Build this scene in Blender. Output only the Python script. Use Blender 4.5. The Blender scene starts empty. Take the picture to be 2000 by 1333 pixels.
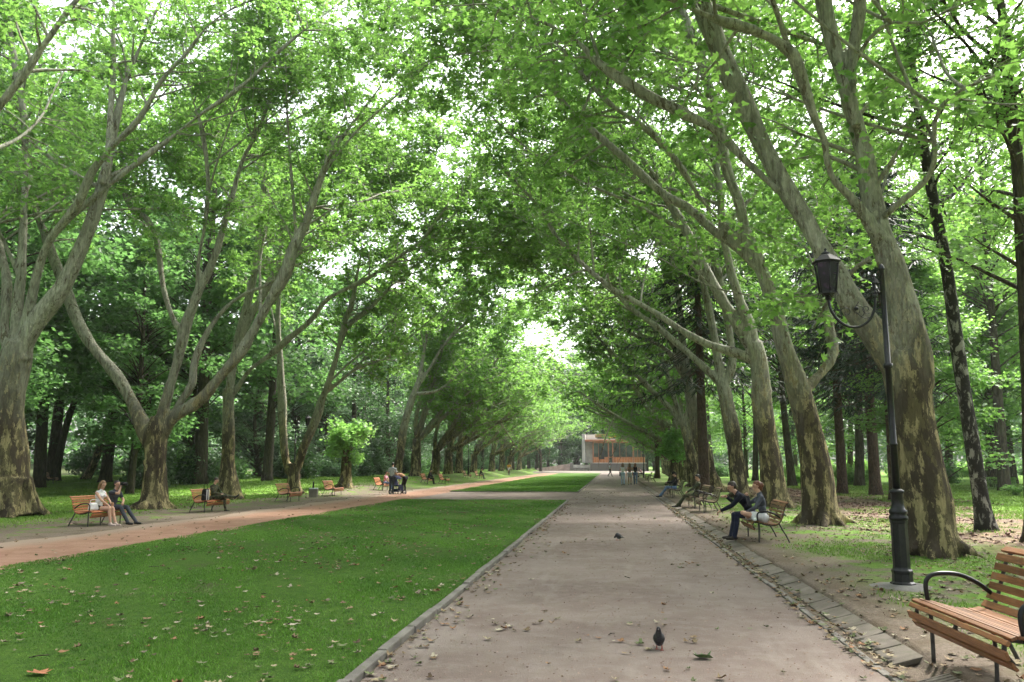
import bpy, bmesh, math, random
import numpy as np
from mathutils import Vector, Matrix
PI = math.pi
scene = bpy.context.scene
C = scene.collection
RNG = np.random.default_rng(7)
random.seed(7)

# ------------------------------------------------------------------ camera
FPX = 1600.0; CW, CH = 2000.0, 1333.0; HOR = 907.0; CAMZ = 1.65
pitch = math.atan((HOR - CH / 2) / FPX)
yaw = math.atan((1195 - CW / 2) / math.hypot(FPX, HOR - CH / 2))
cam = bpy.data.cameras.new('camera'); cam_o = bpy.data.objects.new('camera', cam); C.objects.link(cam_o)
cam.sensor_width = 36; cam.lens = FPX / CW * 36; cam.clip_end = 3000; cam.clip_start = 0.05
cam_o.location = (0, 0, CAMZ); cam_o.rotation_euler = (PI / 2 + pitch, 0, yaw)
scene.camera = cam_o
CM = np.array(Matrix.Rotation(yaw, 3, 'Z') @ Matrix.Rotation(PI / 2 + pitch, 3, 'X'))

def ray(px, py):
    v = CM @ np.array([(px - CW / 2) / FPX, -(py - CH / 2) / FPX, -1.0])
    return v
def gp(px, py, z=0.0):                       # point of the ground plane seen at that spot
    v = ray(px, py); t = (z - CAMZ) / v[2]
    return np.array([v[0] * t, v[1] * t, z])
def atY(px, py, Y):                          # point at distance Y along the avenue
    v = ray(px, py); t = Y / v[1]
    return np.array([v[0] * t, Y, CAMZ + v[2] * t])
def sm(t):
    t = np.clip(t, 0, 1); return t * t * (3 - 2 * t)
def hz(x, y):                                # terrain height
    x = np.asarray(x, float); y = np.asarray(y, float)
    h = 0.6 * sm((-x - 13.5) / 3.5) * sm((y - 42) / 25)
    h = h + 0.12 * sm((x - 2.44) / .12)
    h = h + 0.35 * sm((x - 14) / 30) * sm((y - 20) / 40)
    h = h + 0.05 * sm((x - 3.2) / 3) * (np.sin(x * 1.3 + y * .7) * .5 + np.sin(y * 1.9 - x * .6) * .4)
    h = h + 0.04 * sm((-x - 13.0) / 3) * (np.sin(x * 1.1 + y * .5) * .5 + np.sin(y * 1.3 - x * .9) * .5)
    h = h + 2.2 * sm((np.abs(x + 4) - 60) / 60)
    return h
def hzf(x, y): return float(hz(x, y))
def gt(px, py):                              # where the sight line meets the terrain
    p = gp(px, py)
    for _ in range(30): p = gp(px, py, hzf(p[0], p[1]) * .5 + p[2] * .5)
    return p

# ------------------------------------------------------------------ mesh buffer
class MB:
    def __init__(s):
        s.v = []; s.lv = []; s.ls = []; s.m = []; s.t = []; s.n = 0; s.smooth = []
    def add(s, verts, faces, mat=0, tint=None, smooth=True):
        """verts (N,3); faces (F,k) int array of one size, or a list of such arrays"""
        verts = np.asarray(verts, float).reshape(-1, 3)
        if isinstance(faces, list) and len(faces) and isinstance(faces[0], (list, tuple)):
            ks = {}
            for f in faces: ks.setdefault(len(f), []).append(f)
            faces = [np.array(k) for k in ks.values()]
        elif not isinstance(faces, list): faces = [faces]
        for f in faces:
            f = np.asarray(f, np.int64)
            s.lv.append((f + s.n).ravel()); s.ls.append(np.full(len(f), f.shape[1]))
            s.m.append(np.full(len(f), mat) if np.isscalar(mat) else np.asarray(mat))
            s.t.append(np.full(len(f), .5) if tint is None else (np.full(len(f), float(tint)) if np.isscalar(tint) else np.asarray(tint)))
            s.smooth.append(np.full(len(f), smooth))
        s.v.append(verts); s.n += len(verts)
    def box(s, c, d, rot=None, mat=0, tint=None, bev=0.0, taper=1.0):
        x, y, z = d[0] / 2, d[1] / 2, d[2] / 2
        V = []
        b = min(bev, x * .9, y * .9, z * .9)
        if b <= 0:
            for sz in (-1, 1):
                k = taper if sz > 0 else 1
                for sx, sy in ((-1, -1), (1, -1), (1, 1), (-1, 1)): V.append((sx * x * k, sy * y * k, sz * z))
            F = [(0, 3, 2, 1), (4, 5, 6, 7), (0, 1, 5, 4), (1, 2, 6, 5), (2, 3, 7, 6), (3, 0, 4, 7)]
        else:
            bm = bmesh.new(); bmesh.ops.create_cube(bm, size=1)
            for v in bm.verts:
                k = taper if v.co.z > 0 else 1
                v.co = (v.co.x * 2 * x * k, v.co.y * 2 * y * k, v.co.z * 2 * z)
            bmesh.ops.bevel(bm, geom=list(bm.edges), offset=b, segments=2, affect='EDGES', profile=.6)
            bm.verts.index_update(); V = [v.co[:] for v in bm.verts]; F = [[v.index for v in f.verts] for f in bm.faces]; bm.free()
        V = np.array(V)
        if rot is not None: V = V @ np.array(rot).T
        s.add(V + np.array(c), [list(f) for f in F], mat, tint, smooth=False)
    def lathe(s, prof, c=(0, 0, 0), n=20, mat=0, cap=True, poly=None, smooth=True):
        """prof: (r, z) pairs; poly = number of flat sides to use instead of n"""
        n = poly or n; a = np.arange(n) / n * 2 * PI + (PI / n if poly else 0)
        V = np.array([[(r * math.cos(t), r * math.sin(t), z) for t in a] for r, z in prof]).reshape(-1, 3) + np.array(c)
        i = np.arange(len(prof) - 1)[:, None] * n; j = np.arange(n)[None, :]; jn = (j + 1) % n
        F = np.stack([i + j, i + jn, i + n + jn, i + n + j], -1).reshape(-1, 4)
        fs = [F]
        if cap: fs += [np.arange(n)[::-1][None, :], (np.arange(n) + (len(prof) - 1) * n)[None, :]]
        s.add(V, fs, mat, None, smooth and not poly)
    def build(s, name, mats, parent=None, loc=(0, 0, 0), rotz=0, tint=False):
        me = bpy.data.meshes.new(name)
        v = np.concatenate(s.v); lv = np.concatenate(s.lv).astype(np.int32); ls = np.concatenate(s.ls).astype(np.int32)
        me.vertices.add(len(v)); me.vertices.foreach_set('co', v.astype(np.float32).ravel())
        me.loops.add(len(lv)); me.loops.foreach_set('vertex_index', lv)
        me.polygons.add(len(ls)); st = np.zeros(len(ls), np.int32); st[1:] = np.cumsum(ls)[:-1]
        me.polygons.foreach_set('loop_start', st); me.polygons.foreach_set('loop_total', ls)
        if not isinstance(mats, (list, tuple)): mats = [mats]
        for m in mats: me.materials.append(m)
        me.polygons.foreach_set('material_index', np.concatenate(s.m).astype(np.int32))
        me.polygons.foreach_set('use_smooth', np.concatenate(s.smooth))
        if tint:
            a = me.attributes.new('tint', 'FLOAT', 'FACE'); a.data.foreach_set('value', np.concatenate(s.t).astype(np.float32))
        me.update(calc_edges=True)
        o = bpy.data.objects.new(name, me); C.objects.link(o); o.location = loc; o.rotation_euler[2] = rotz
        if parent: o.parent = parent
        return o

def frames(P):
    T = np.gradient(P, axis=0); T /= np.linalg.norm(T, axis=1)[:, None] + 1e-9
    up = np.array([0, 1, 0.]) if abs(T[0, 1]) < .8 else np.array([1., 0, 0])
    N = np.zeros_like(P); n = up - T[0] * (up @ T[0]); n /= np.linalg.norm(n); N[0] = n
    for i in range(1, len(P)):
        n = n - T[i] * (n @ T[i]); n /= np.linalg.norm(n) + 1e-9; N[i] = n
    return T, N, np.cross(T, N)
def spline(P, step=None, n=None):
    """Catmull-Rom through rows of P (any number of columns)"""
    P = np.asarray(P, float)
    if len(P) < 2: return P
    A = np.vstack([2 * P[0] - P[1], P, 2 * P[-1] - P[-2]]); out = []
    for i in range(1, len(A) - 2):
        L = np.linalg.norm((A[i + 1] - A[i])[:3]); k = n or max(1, int(math.ceil(L / step)))
        for t in np.arange(k) / k:
            a, b, c, d = A[i - 1], A[i], A[i + 1], A[i + 2]
            out.append(.5 * ((2 * b) + (c - a) * t + (2 * a - 5 * b + 4 * c - d) * t * t + (3 * b - a - 3 * c + d) * t ** 3))
    out.append(P[-1]); return np.array(out)
def tube(mb, P, R, n=8, mat=0, lump=0.0, seed=0, flare=None, cap=True, tint=None):
    P = np.asarray(P, float); R = np.broadcast_to(np.asarray(R, float), (len(P),)).copy()
    T, N, B = frames(P); a = np.arange(n) / n * 2 * PI
    s = np.concatenate([[0], np.cumsum(np.linalg.norm(np.diff(P, axis=0), axis=1))])
    rr = np.ones((len(P), n))
    if lump:
        g = np.random.default_rng(seed)
        for k in (2, 3, 4, 5, 7):
            ph = g.uniform(0, 6.28); w = g.uniform(-.9, .9); am = g.uniform(.4, 1) * lump / math.sqrt(k)
            rr += am * np.sin(k * a[None, :] + ph + w * s[:, None]) * (0.6 + .4 * np.sin(s[:, None] * g.uniform(.8, 2.5) + ph))
        rr += lump * .5 * np.sin(s[:, None] * 2.7 + g.uniform(0, 6))
    if flare:
        f, hgt = flare; g = np.random.default_rng(seed + 5); ph = g.uniform(0, 6)
        e = np.exp(-s[:, None] / hgt)
        rr += f * e * (1 + .45 * np.sin(5 * a[None, :] + ph) + .3 * np.sin(8 * a[None, :] + ph * 2))
    V = P[:, None, :] + (R[:, None] * rr)[:, :, None] * (np.cos(a)[None, :, None] * N[:, None, :] + np.sin(a)[None, :, None] * B[:, None, :])
    i = np.arange(len(P) - 1)[:, None] * n; j = np.arange(n)[None, :]; jn = (j + 1) % n
    F = np.stack([i + j, i + jn, i + n + jn, i + n + j], -1).reshape(-1, 4)
    fs = [F]
    if cap: fs += [np.arange(n)[::-1][None, :], (np.arange(n) + (len(P) - 1) * n)[None, :]]
    mb.add(V.reshape(-1, 3), fs, mat, tint)
def multi_tube(mb, P, R, n=3, mat=0):
    """many thin tubes at once: P (M,K,3), R (M,K)"""
    M, K, _ = P.shape
    if M == 0: return
    T = np.gradient(P, axis=1); T /= np.linalg.norm(T, axis=2, keepdims=True) + 1e-9
    up = np.where(np.abs(T[..., 2:3]) < .8, np.array([0, 0, 1.]), np.array([1., 0, 0]))
    N = np.cross(T, up); N /= np.linalg.norm(N, axis=2, keepdims=True) + 1e-9; B = np.cross(T, N)
    a = np.arange(n) / n * 2 * PI
    V = P[:, :, None, :] + R[:, :, None, None] * (np.cos(a)[:, None] * N[:, :, None, :] + np.sin(a)[:, None] * B[:, :, None, :])
    base = (np.arange(M) * K * n)[:, None, None]; i = (np.arange(K - 1) * n)[None, :, None]; j = np.arange(n)[None, None, :]; jn = (j + 1) % n
    F = np.stack([base + i + j, base + i + jn, base + i + n + jn, base + i + n + j], -1).reshape(-1, 4)
    mb.add(V.reshape(-1, 3), F, mat)

# ------------------------------------------------------------------ tagging
def tag(o, label=None, cat=None, group=None, kind=None):
    if label: o['label'] = label
    if cat: o['category'] = cat
    if group: o['group'] = group
    if kind: o['kind'] = kind
    return o
def empty(name, loc, rotz=0, label=None, cat=None, group=None):
    o = bpy.data.objects.new(name, None); C.objects.link(o); o.location = loc; o.rotation_euler[2] = rotz
    o.empty_display_size = .2
    return tag(o, label, cat, group)
def copy_tree(o, parent=None):
    c = o.copy(); C.objects.link(c)
    if parent: c.parent = parent
    for ch in [k for k in bpy.data.objects if k.parent == o]: copy_tree(ch, c)
    return c
ORD = ['first', 'second', 'third', 'fourth', 'fifth', 'sixth', 'seventh', 'eighth', 'ninth', 'tenth', 'eleventh', 'twelfth', 'thirteenth', 'fourteenth', 'fifteenth', 'sixteenth', 'seventeenth', 'eighteenth', 'nineteenth', 'twentieth', 'twenty-first', 'twenty-second', 'twenty-third', 'twenty-fourth', 'twenty-fifth', 'twenty-sixth', 'twenty-seventh', 'twenty-eighth', 'twenty-ninth', 'thirtieth']

# ------------------------------------------------------------------ materials
class NT:
    def __init__(s, name):
        s.m = bpy.data.materials.new(name); s.m.use_nodes = True; s.t = s.m.node_tree; s.t.nodes.clear()
        s.out = s.t.nodes.new('ShaderNodeOutputMaterial')
    def n(s, typ, **kw):
        nd = s.t.nodes.new('ShaderNode' + typ)
        for k, v in kw.items():
            if k.startswith('i_'):
                key = k[2:]; key = int(key) if key.isdigit() else key.replace('_', ' ')
                s.put(nd.inputs[key], v)
            else: setattr(nd, k, v)
        return nd
    def put(s, sock, v):
        if hasattr(v, 'is_output') or isinstance(v, bpy.types.NodeSocket): s.t.links.new(v, sock)
        elif isinstance(v, bpy.types.Node): s.t.links.new(v.outputs[0], sock)
        else:
            if sock.type == 'RGBA' and len(v) == 3: v = (*v, 1)
            sock.default_value = v
    def math(s, op, a, b=0.0, c=0.0, clamp=False):
        nd = s.n('Math', operation=op, use_clamp=clamp); s.put(nd.inputs[0], a); s.put(nd.inputs[1], b)
        if op in ('MULTIPLY_ADD', 'SMOOTH_MIN', 'COMPARE'): s.put(nd.inputs[2], c)
        return nd.outputs[0]
    def mix(s, f, a, b, mode='MIX'):
        nd = s.n('Mix', data_type='RGBA', blend_type=mode); s.put(nd.inputs[0], f); s.put(nd.inputs[6], a); s.put(nd.inputs[7], b)
        return nd.outputs[2]
    def ramp(s, f, a, b, lo=0.0, hi=1.0):          # map range clamp
        nd = s.n('MapRange', interpolation_type='SMOOTHSTEP'); s.put(nd.inputs[0], f)
        s.put(nd.inputs[1], a); s.put(nd.inputs[2], b); s.put(nd.inputs[3], lo); s.put(nd.inputs[4], hi); return nd.outputs[0]
    def coord(s, sc=(1, 1, 1), kind='Object'):
        tc = s.n('TexCoord'); mp = s.n('Mapping'); s.t.links.new(tc.outputs[kind], mp.inputs[0]); mp.inputs[3].default_value = sc; return mp.outputs[0]
    def noise(s, vec, scale, detail=4, rough=.55, dist=0):
        nd = s.n('TexNoise'); s.put(nd.inputs['Vector'], vec); s.put(nd.inputs['Scale'], scale); s.put(nd.inputs['Detail'], detail); s.put(nd.inputs['Roughness'], rough); s.put(nd.inputs['Distortion'], dist)
        return nd.outputs[0]
    def vor(s, vec, scale, feature='F1', out=0, rnd=1.0):
        nd = s.n('TexVoronoi', feature=feature); s.put(nd.inputs['Vector'], vec); s.put(nd.inputs['Scale'], scale); s.put(nd.inputs['Randomness'], rnd); return nd.outputs[out]
    def bump(s, h, strength=.5, dist=.02):
        nd = s.n('Bump'); s.put(nd.inputs['Height'], h); nd.inputs['Strength'].default_value = strength; nd.inputs['Distance'].default_value = dist; return nd.outputs[0]
    def done(s, col, rough=.8, bump=None, metal=0, spec=.3, **kw):
        b = s.n('BsdfPrincipled'); s.put(b.inputs['Base Color'], col); s.put(b.inputs['Roughness'], rough); s.put(b.inputs['Metallic'], metal)
        s.put(b.inputs['Specular IOR Level'], spec)
        if bump is not None: s.put(b.inputs['Normal'], bump)
        for k, v in kw.items(): s.put(b.inputs[k.replace('_', ' ')], v)
        s.t.links.new(b.outputs[0], s.out.inputs[0]); return s.m

def m_simple(name, col, rough=.7, var=.25, scale=30, metal=0, spec=.3, bump=.1):
    t = NT(name); v = t.coord(); nz = t.noise(v, scale, 4)
    c = t.mix(t.ramp(nz, .3, .7), tuple(x * (1 - var) for x in col), tuple(min(1, x * (1 + var)) for x in col))
    return t.done(c, rough, t.bump(nz, bump, .01), metal, spec)

def m_leaf(name, dark, light, trans, tmix=.45, rough=.45):
    t = NT(name); at = t.n('Attribute', attribute_name='tint', attribute_type='GEOMETRY').outputs['Fac']
    c = t.mix(at, dark, light); tc = t.mix(at, tuple(x * .75 for x in trans), tuple(min(1, x * 1.2) for x in trans))
    oi = t.n('ObjectInfo').outputs['Random']
    hs = t.n('HueSaturation'); t.put(hs.inputs['Hue'], t.ramp(oi, 0, 1, .488, .512)); t.put(hs.inputs['Value'], t.ramp(oi, 0, 1, .85, 1.15)); t.put(hs.inputs['Color'], c)
    p = t.n('BsdfPrincipled'); t.put(p.inputs['Base Color'], hs.outputs[0]); t.put(p.inputs['Roughness'], rough); t.put(p.inputs['Specular IOR Level'], .35)
    tr = t.n('BsdfTranslucent'); t.put(tr.inputs[0], tc)
    mx = t.n('MixShader'); mx.inputs[0].default_value = tmix; t.t.links.new(p.outputs[0], mx.inputs[1]); t.t.links.new(tr.outputs[0], mx.inputs[2])
    t.t.links.new(mx.outputs[0], t.out.inputs[0]); return t.m

def m_bark_plane():
    """London plane: rough brown flaking bark low down, smooth olive / cream / grey jigsaw above"""
    t = NT('bark_plane'); vec = t.coord((1, 1, .33)); sep = t.n('SeparateXYZ'); t.put(sep.inputs[0], t.coord()); z = sep.outputs[2]
    wob = t.noise(vec, .8, 4, .6); zz = t.math('ADD', z, t.math('MULTIPLY_ADD', wob, 7.0, -3.5))
    hi = t.ramp(zz, 2.0, 5.6)                                   # 0 rough base, 1 smooth upper limb
    p1 = t.noise(vec, 2.6, 7, .7, .35); p2 = t.noise(vec, 5.2, 7, .72, .4); p3 = t.noise(vec, 11, 6, .7, .3); fine = t.noise(t.coord((1, 1, .22)), 26, 6, .75); streak = t.noise(t.coord((1, 1, .12)), 9, 4, .6)
    cream = (.48, .40, .21); olive = (.17, .145, .075); brown = (.085, .066, .045); grey = (.38, .38, .30); tan = (.28, .2, .12)
    patch = t.ramp(p1, .485, .50); patch2 = t.ramp(p2, .525, .54); patch3 = t.ramp(p3, .6, .62)
    low = t.mix(patch, brown, olive); low = t.mix(t.math('MULTIPLY', patch2, t.ramp(p1, .44, .47)), low, cream); low = t.mix(t.math('MULTIPLY', patch3, .8), low, brown)
    up = t.mix(t.ramp(p1, .5, .52), grey, (.46, .46, .37)); up = t.mix(t.math('MULTIPLY', t.ramp(p2, .575, .59), .85), up, (.12, .10, .06)); up = t.mix(t.math('MULTIPLY', t.ramp(p3, .64, .66), .7), up, tan)
    up = t.mix(t.math('MULTIPLY', t.ramp(streak, .52, .66), .5), up, (.11, .105, .07))
    col = t.mix(hi, low, up); col = t.mix(t.ramp(fine, .35, .75), t.mix(.45, col, (.03, .022, .015)), col); col = t.mix(t.math('MULTIPLY', t.ramp(streak, .35, .46, 1, 0), .4), col, (.05, .04, .025))
    rs = t.math('SUBTRACT', 1.0, hi)
    h = t.math('ADD', t.math('MULTIPLY', t.math('ADD', t.math('ADD', patch, patch2), patch3), .35), t.math('MULTIPLY', fine, t.math('MULTIPLY_ADD', rs, .9, .25)))
    return t.done(col, .88, t.bump(h, .9, .05), spec=.15)
def m_bark(name, a, b, stretch=.22, scale=14, depth=.04):
    t = NT(name); vec = t.coord((1, 1, stretch)); n1 = t.noise(vec, scale, 6, .65); big = t.noise(t.coord(), 1.2, 3)
    v = t.vor(vec, scale * .6, 'DISTANCE_TO_EDGE')
    col = t.mix(t.ramp(n1, .3, .7), a, b); col = t.mix(t.math('MULTIPLY', t.ramp(big, .5, .7), .35), col, (.1, .11, .06))
    return t.done(col, .9, t.bump(t.math('ADD', n1, t.ramp(v, 0, .15)), .8, depth), spec=.15)
def m_bark_birch():
    t = NT('bark_birch'); vec = t.coord((1, 1, .45)); n1 = t.noise(vec, 7, 6, .7, .5); n2 = t.noise(t.coord((1, 1, 3)), 6, 3)
    col = t.mix(t.ramp(n1, .52, .60), (.022, .02, .018), (.24, .23, .21)); col = t.mix(t.ramp(n2, .6, .7), col, (.06, .055, .05))
    return t.done(col, .85, t.bump(n1, .8, .03), spec=.2)
M = {}
M['bark_plane'] = m_bark_plane()
M['bark_dark'] = m_bark('bark_dark', (.035, .028, .022), (.09, .075, .055))
M['bark_pine'] = m_bark('bark_pine', (.05, .033, .027), (.13, .085, .065), .35, 16)
M['bark_birch'] = m_bark_birch()
M['leaf_plane'] = m_leaf('leaf_plane', (.045, .105, .028), (.115, .205, .052), (.25, .48, .09), .52)
M['leaf_bright'] = m_leaf('leaf_bright', (.09, .20, .04), (.19, .32, .08), (.24, .48, .10), .5)
M['leaf_wood'] = m_leaf('leaf_wood', (.045, .105, .035), (.10, .19, .06), (.16, .34, .09), .45)
M['leaf_dark'] = m_leaf('leaf_dark', (.028, .07, .028), (.06, .12, .045), (.08, .18, .05), .35)
M['leaf_silver'] = m_leaf('leaf_silver', (.07, .13, .07), (.16, .25, .14), (.14, .26, .1), .35)
M['needle'] = m_leaf('needle', (.012, .032, .016), (.025, .058, .026), (.02, .05, .02), .15)
# ------------------------------------------------------------------ leaves
LEAF_HI = np.array([(0, 0, 0), (.34, -.02, .05), (.55, .2, .08), (.3, .28, .04), (.5, .62, .1), (.18, .55, .03), (0, 1, -.04), (-.18, .55, .03), (-.5, .62, .1), (-.3, .28, .04), (-.55, .2, .08), (-.34, -.02, .05)])
LEAF_MID = np.array([(0, 0, 0), (.5, .2, .07), (.2, .45, .0), (0, 1, -.05), (-.2, .45, .0), (-.5, .2, .07)])
LEAF_LO = np.array([(0, 0, 0), (.42, .42, .05), (0, 1, -.03), (-.42, .42, .05)])
def leaves(mb, P, size, rng, shape=LEAF_MID, flat=.55, mat=0, clump=None, D=None, tint_bias=0.0):
    """a leaf at each row of P, its face mostly up, pointing about D"""
    n = len(P)
    if n == 0: return
    nrm = rng.normal(0, flat, (n, 3)); nrm[:, 2] += 1; nrm /= np.linalg.norm(nrm, axis=1)[:, None]
    d = rng.normal(0, 1, (n, 3)) * np.array([1, 1, .5]); d[:, 2] -= .25
    if D is not None: d += D * 1.0
    d -= nrm * (d * nrm).sum(1)[:, None]; d /= np.linalg.norm(d, axis=1)[:, None] + 1e-9
    s = np.cross(d, nrm); sz = (size * rng.uniform(.65, 1.25, n))[:, None, None]
    K = len(shape)
    V = P[:, None, :] + sz * (shape[None, :, 0:1] * s[:, None, :] + shape[None, :, 1:2] * d[:, None, :] + shape[None, :, 2:3] * nrm[:, None, :])
    F = np.arange(n * K).reshape(n, K)
    t = rng.uniform(0, 1, n) * .7 + .15 + tint_bias
    if clump is not None: t = t + clump
    mb.add(V.reshape(-1, 3), F, mat, np.clip(t, 0, 1), smooth=False)

def unit(v): return v / (np.linalg.norm(v, axis=-1, keepdims=True) + 1e-9)
def grow(wood, leaf, P, R, rng, start=.25, sp2=.42, len2=(1.4, 3.4), sp3=.26, len3=(.5, 1.2), per=14, size=.17, shape=LEAF_MID, up=.25, twigs=True, droop=.35, back=.0, flat=.55, clipf=None):
    """side branches and twigs with sprays of leaves along one limb"""
    seg = np.linalg.norm(np.diff(P, axis=0), axis=1); s = np.concatenate([[0], np.cumsum(seg)]); L = s[-1]
    if L < .3: return
    S = np.arange(start * L, L, sp2); S = S + rng.uniform(-.3, .3, len(S)) * sp2; S = np.clip(S, 0, L)
    n = len(S)
    if n == 0: return
    B = np.stack([np.interp(S, s, P[:, k]) for k in range(3)], 1); r0 = np.interp(S, s, R)
    T = unit(np.stack([np.interp(S, s, np.gradient(P[:, k], s + np.arange(len(s)) * 1e-6)) for k in range(3)], 1))
    rn = unit(rng.normal(0, 1, (n, 3)) * np.array([1, 1, .7])); perp = unit(rn - T * (rn * T).sum(1)[:, None])
    d = unit(T * rng.uniform(.2, .7, (n, 1)) + perp * .9 + np.array([0, back, up]))
    fr = S / L; ln = rng.uniform(*len2, n) * (1.05 - .45 * fr)
    K = 6; t = np.linspace(0, 1, K)[None, :, None]
    curl = unit(rng.normal(0, 1, (n, 3)))[:, None, :]
    X = B[:, None, :] + d[:, None, :] * t * ln[:, None, None] + curl * (t ** 2) * ln[:, None, None] * .22 + np.array([0, 0, -1]) * (t ** 2.2) * ln[:, None, None] * droop * rng.uniform(-.3, 1, (n, 1, 1))
    X = X + rng.normal(0, .04, X.shape) * t
    if clipf is not None:
        k_ = clipf(X[:, -1]) & clipf(X[:, 3]); X, ln, r0 = X[k_], ln[k_], r0[k_]; n = len(X)
        if n == 0: return
    R2 = np.minimum(r0 * .5, .05)[:, None] * (1 - t[0, :, 0][None, :] * .85) + .003
    multi_tube(wood, X, R2, 4)
    # twigs
    q = []; 
    cnt = np.maximum(3, (ln / sp3).astype(int))
    idx = np.repeat(np.arange(n), cnt); u = rng.uniform(.18, 1, len(idx)) ** .8
    f = u * (K - 1); i0 = np.minimum(f.astype(int), K - 2); w = (f - i0)[:, None]
    A = X[idx, i0] * (1 - w) + X[idx, i0 + 1] * w; TT = unit(X[idx, i0 + 1] - X[idx, i0])
    rn = unit(rng.normal(0, 1, A.shape) * np.array([1, 1, .45])); d3 = unit(TT * .6 + rn)
    l3 = rng.uniform(*len3, len(idx)) * (1.1 - .35 * u); m = len(idx)
    t3 = np.array([0, .5, 1.0])[None, :, None]
    Y = A[:, None, :] + d3[:, None, :] * t3 * l3[:, None, None] + np.array([0, 0, -1]) * t3 ** 2 * l3[:, None, None] * .25 + rng.normal(0, .03, (m, 3, 3)) * t3
    if clipf is not None: k_ = clipf(Y[:, -1]) ; Y, d3 = Y[k_], d3[k_]; m = len(Y)
    if twigs: multi_tube(wood, Y, np.broadcast_to(np.array([.009, .006, .003])[None, :], (m, 3)) * rng.uniform(.7, 1.3, (m, 1)), 3)
    k = rng.poisson(per, m); ii = np.repeat(np.arange(m), k); uu = rng.uniform(.1, 1.08, len(ii)) * 2
    j0 = np.minimum(uu.astype(int), 1); w = (uu - j0)[:, None]
    LP = Y[ii, j0] * (1 - w) + Y[ii, j0 + 1] * w + rng.normal(0, .11, (len(ii), 3)) * np.array([1, 1, .55])
    cl = np.repeat(rng.normal(0, .16, m), k)
    leaves(leaf, LP, size, rng, shape, flat, clump=cl, D=d3[ii] * .6)

def limb3(tr, Y0, dY=0.0, base=None):
    """pixel trace [(px, py, width_px)] -> spline points and radii, at depth Y0 .. Y0+dY"""
    n = len(tr); out = []; w = None
    Lp = [0]
    for a, b in zip(tr[:-1], tr[1:]): Lp.append(Lp[-1] + math.hypot(a[0] - b[0], a[1] - b[1]))
    for i, p in enumerate(tr):
        w = p[2] if len(p) > 2 else w * .9
        Y = Y0 + dY * (Lp[i] / max(Lp[-1], 1)) ** 1.2
        q = atY(p[0], p[1], Y); out.append((*q, w * .80 * Y / FPX / 2))
    return out

def auto_limb(start, d, length, r0, rng, arch=None, n=7, wig=.35):
    P = [np.array(start, float)]; d = unit(np.array(d, float)); st = length / (n - 1)
    for i in range(1, n):
        d = unit(d + rng.normal(0, wig * .35, 3) + (np.array(arch) * .12 if arch is not None else 0) + np.array([0, 0, .05]))
        P.append(P[-1] + d * st)
    P = np.array(P); R = r0 * (1 - np.linspace(0, 1, n) * .88)
    return np.column_stack([P, R])

def merge_wood(thick, wood, voxel, seed, rough=.03):
    """melt trunk and big limbs into one skin, roughen it, and add it to the thin wood"""
    o = thick.build('tmp', M['bark_plane']); md = o.modifiers.new('r', 'REMESH'); md.mode = 'VOXEL'; md.voxel_size = voxel; md.use_smooth_shade = True
    sm_ = o.modifiers.new('s', 'SMOOTH'); sm_.iterations = 3; sm_.factor = .6
    ev = o.evaluated_get(bpy.context.evaluated_depsgraph_get()); me = ev.to_mesh()
    n = len(me.vertices); v = np.zeros(n * 3, np.float32); me.vertices.foreach_get('co', v); nr = np.zeros(n * 3, np.float32); me.vertices.foreach_get('normal', nr)
    v = v.reshape(-1, 3).astype(float); nr = nr.reshape(-1, 3); k = len(me.polygons); lt = np.zeros(k, np.int32); me.polygons.foreach_get('loop_total', lt); lv = np.zeros(len(me.loops), np.int32); me.loops.foreach_get('vertex_index', lv)
    g = np.random.default_rng(seed); d = np.zeros(n)
    for f, am in ((1.6, 1.6), (3.1, 1.0), (6.3, .7), (12, .4), (21, .25)):
        for j in range(3):
            w_ = unit(g.normal(0, 1, 3)) * f * np.array([1, 1, .45]); d += am * np.sin(v @ w_ + g.uniform(0, 6)) / 1.7
    base = np.exp(-np.maximum(v[:, 2] - v[:, 2].min(), 0) / 3.0); v += nr * (d * rough * (.45 + .9 * base))[:, None]
    st = np.cumsum(lt) - lt; fs = []
    for q in (3, 4):
        ix = st[lt == q]
        if len(ix): fs.append(lv[ix[:, None] + np.arange(q)[None, :]])
    wood.add(v, fs, 0)
    ev.to_mesh_clear(); m = o.data; bpy.data.objects.remove(o); bpy.data.meshes.remove(m)

def finish_tree(root, base, wood, leaf, bark, leafm):
    for mb in (wood, leaf):
        mb.v = [v - np.array(base) for v in mb.v]
    wood.build('trunk', bark, root)
    if leaf.n: leaf.build('crown', leafm, root, tint=True)

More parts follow.
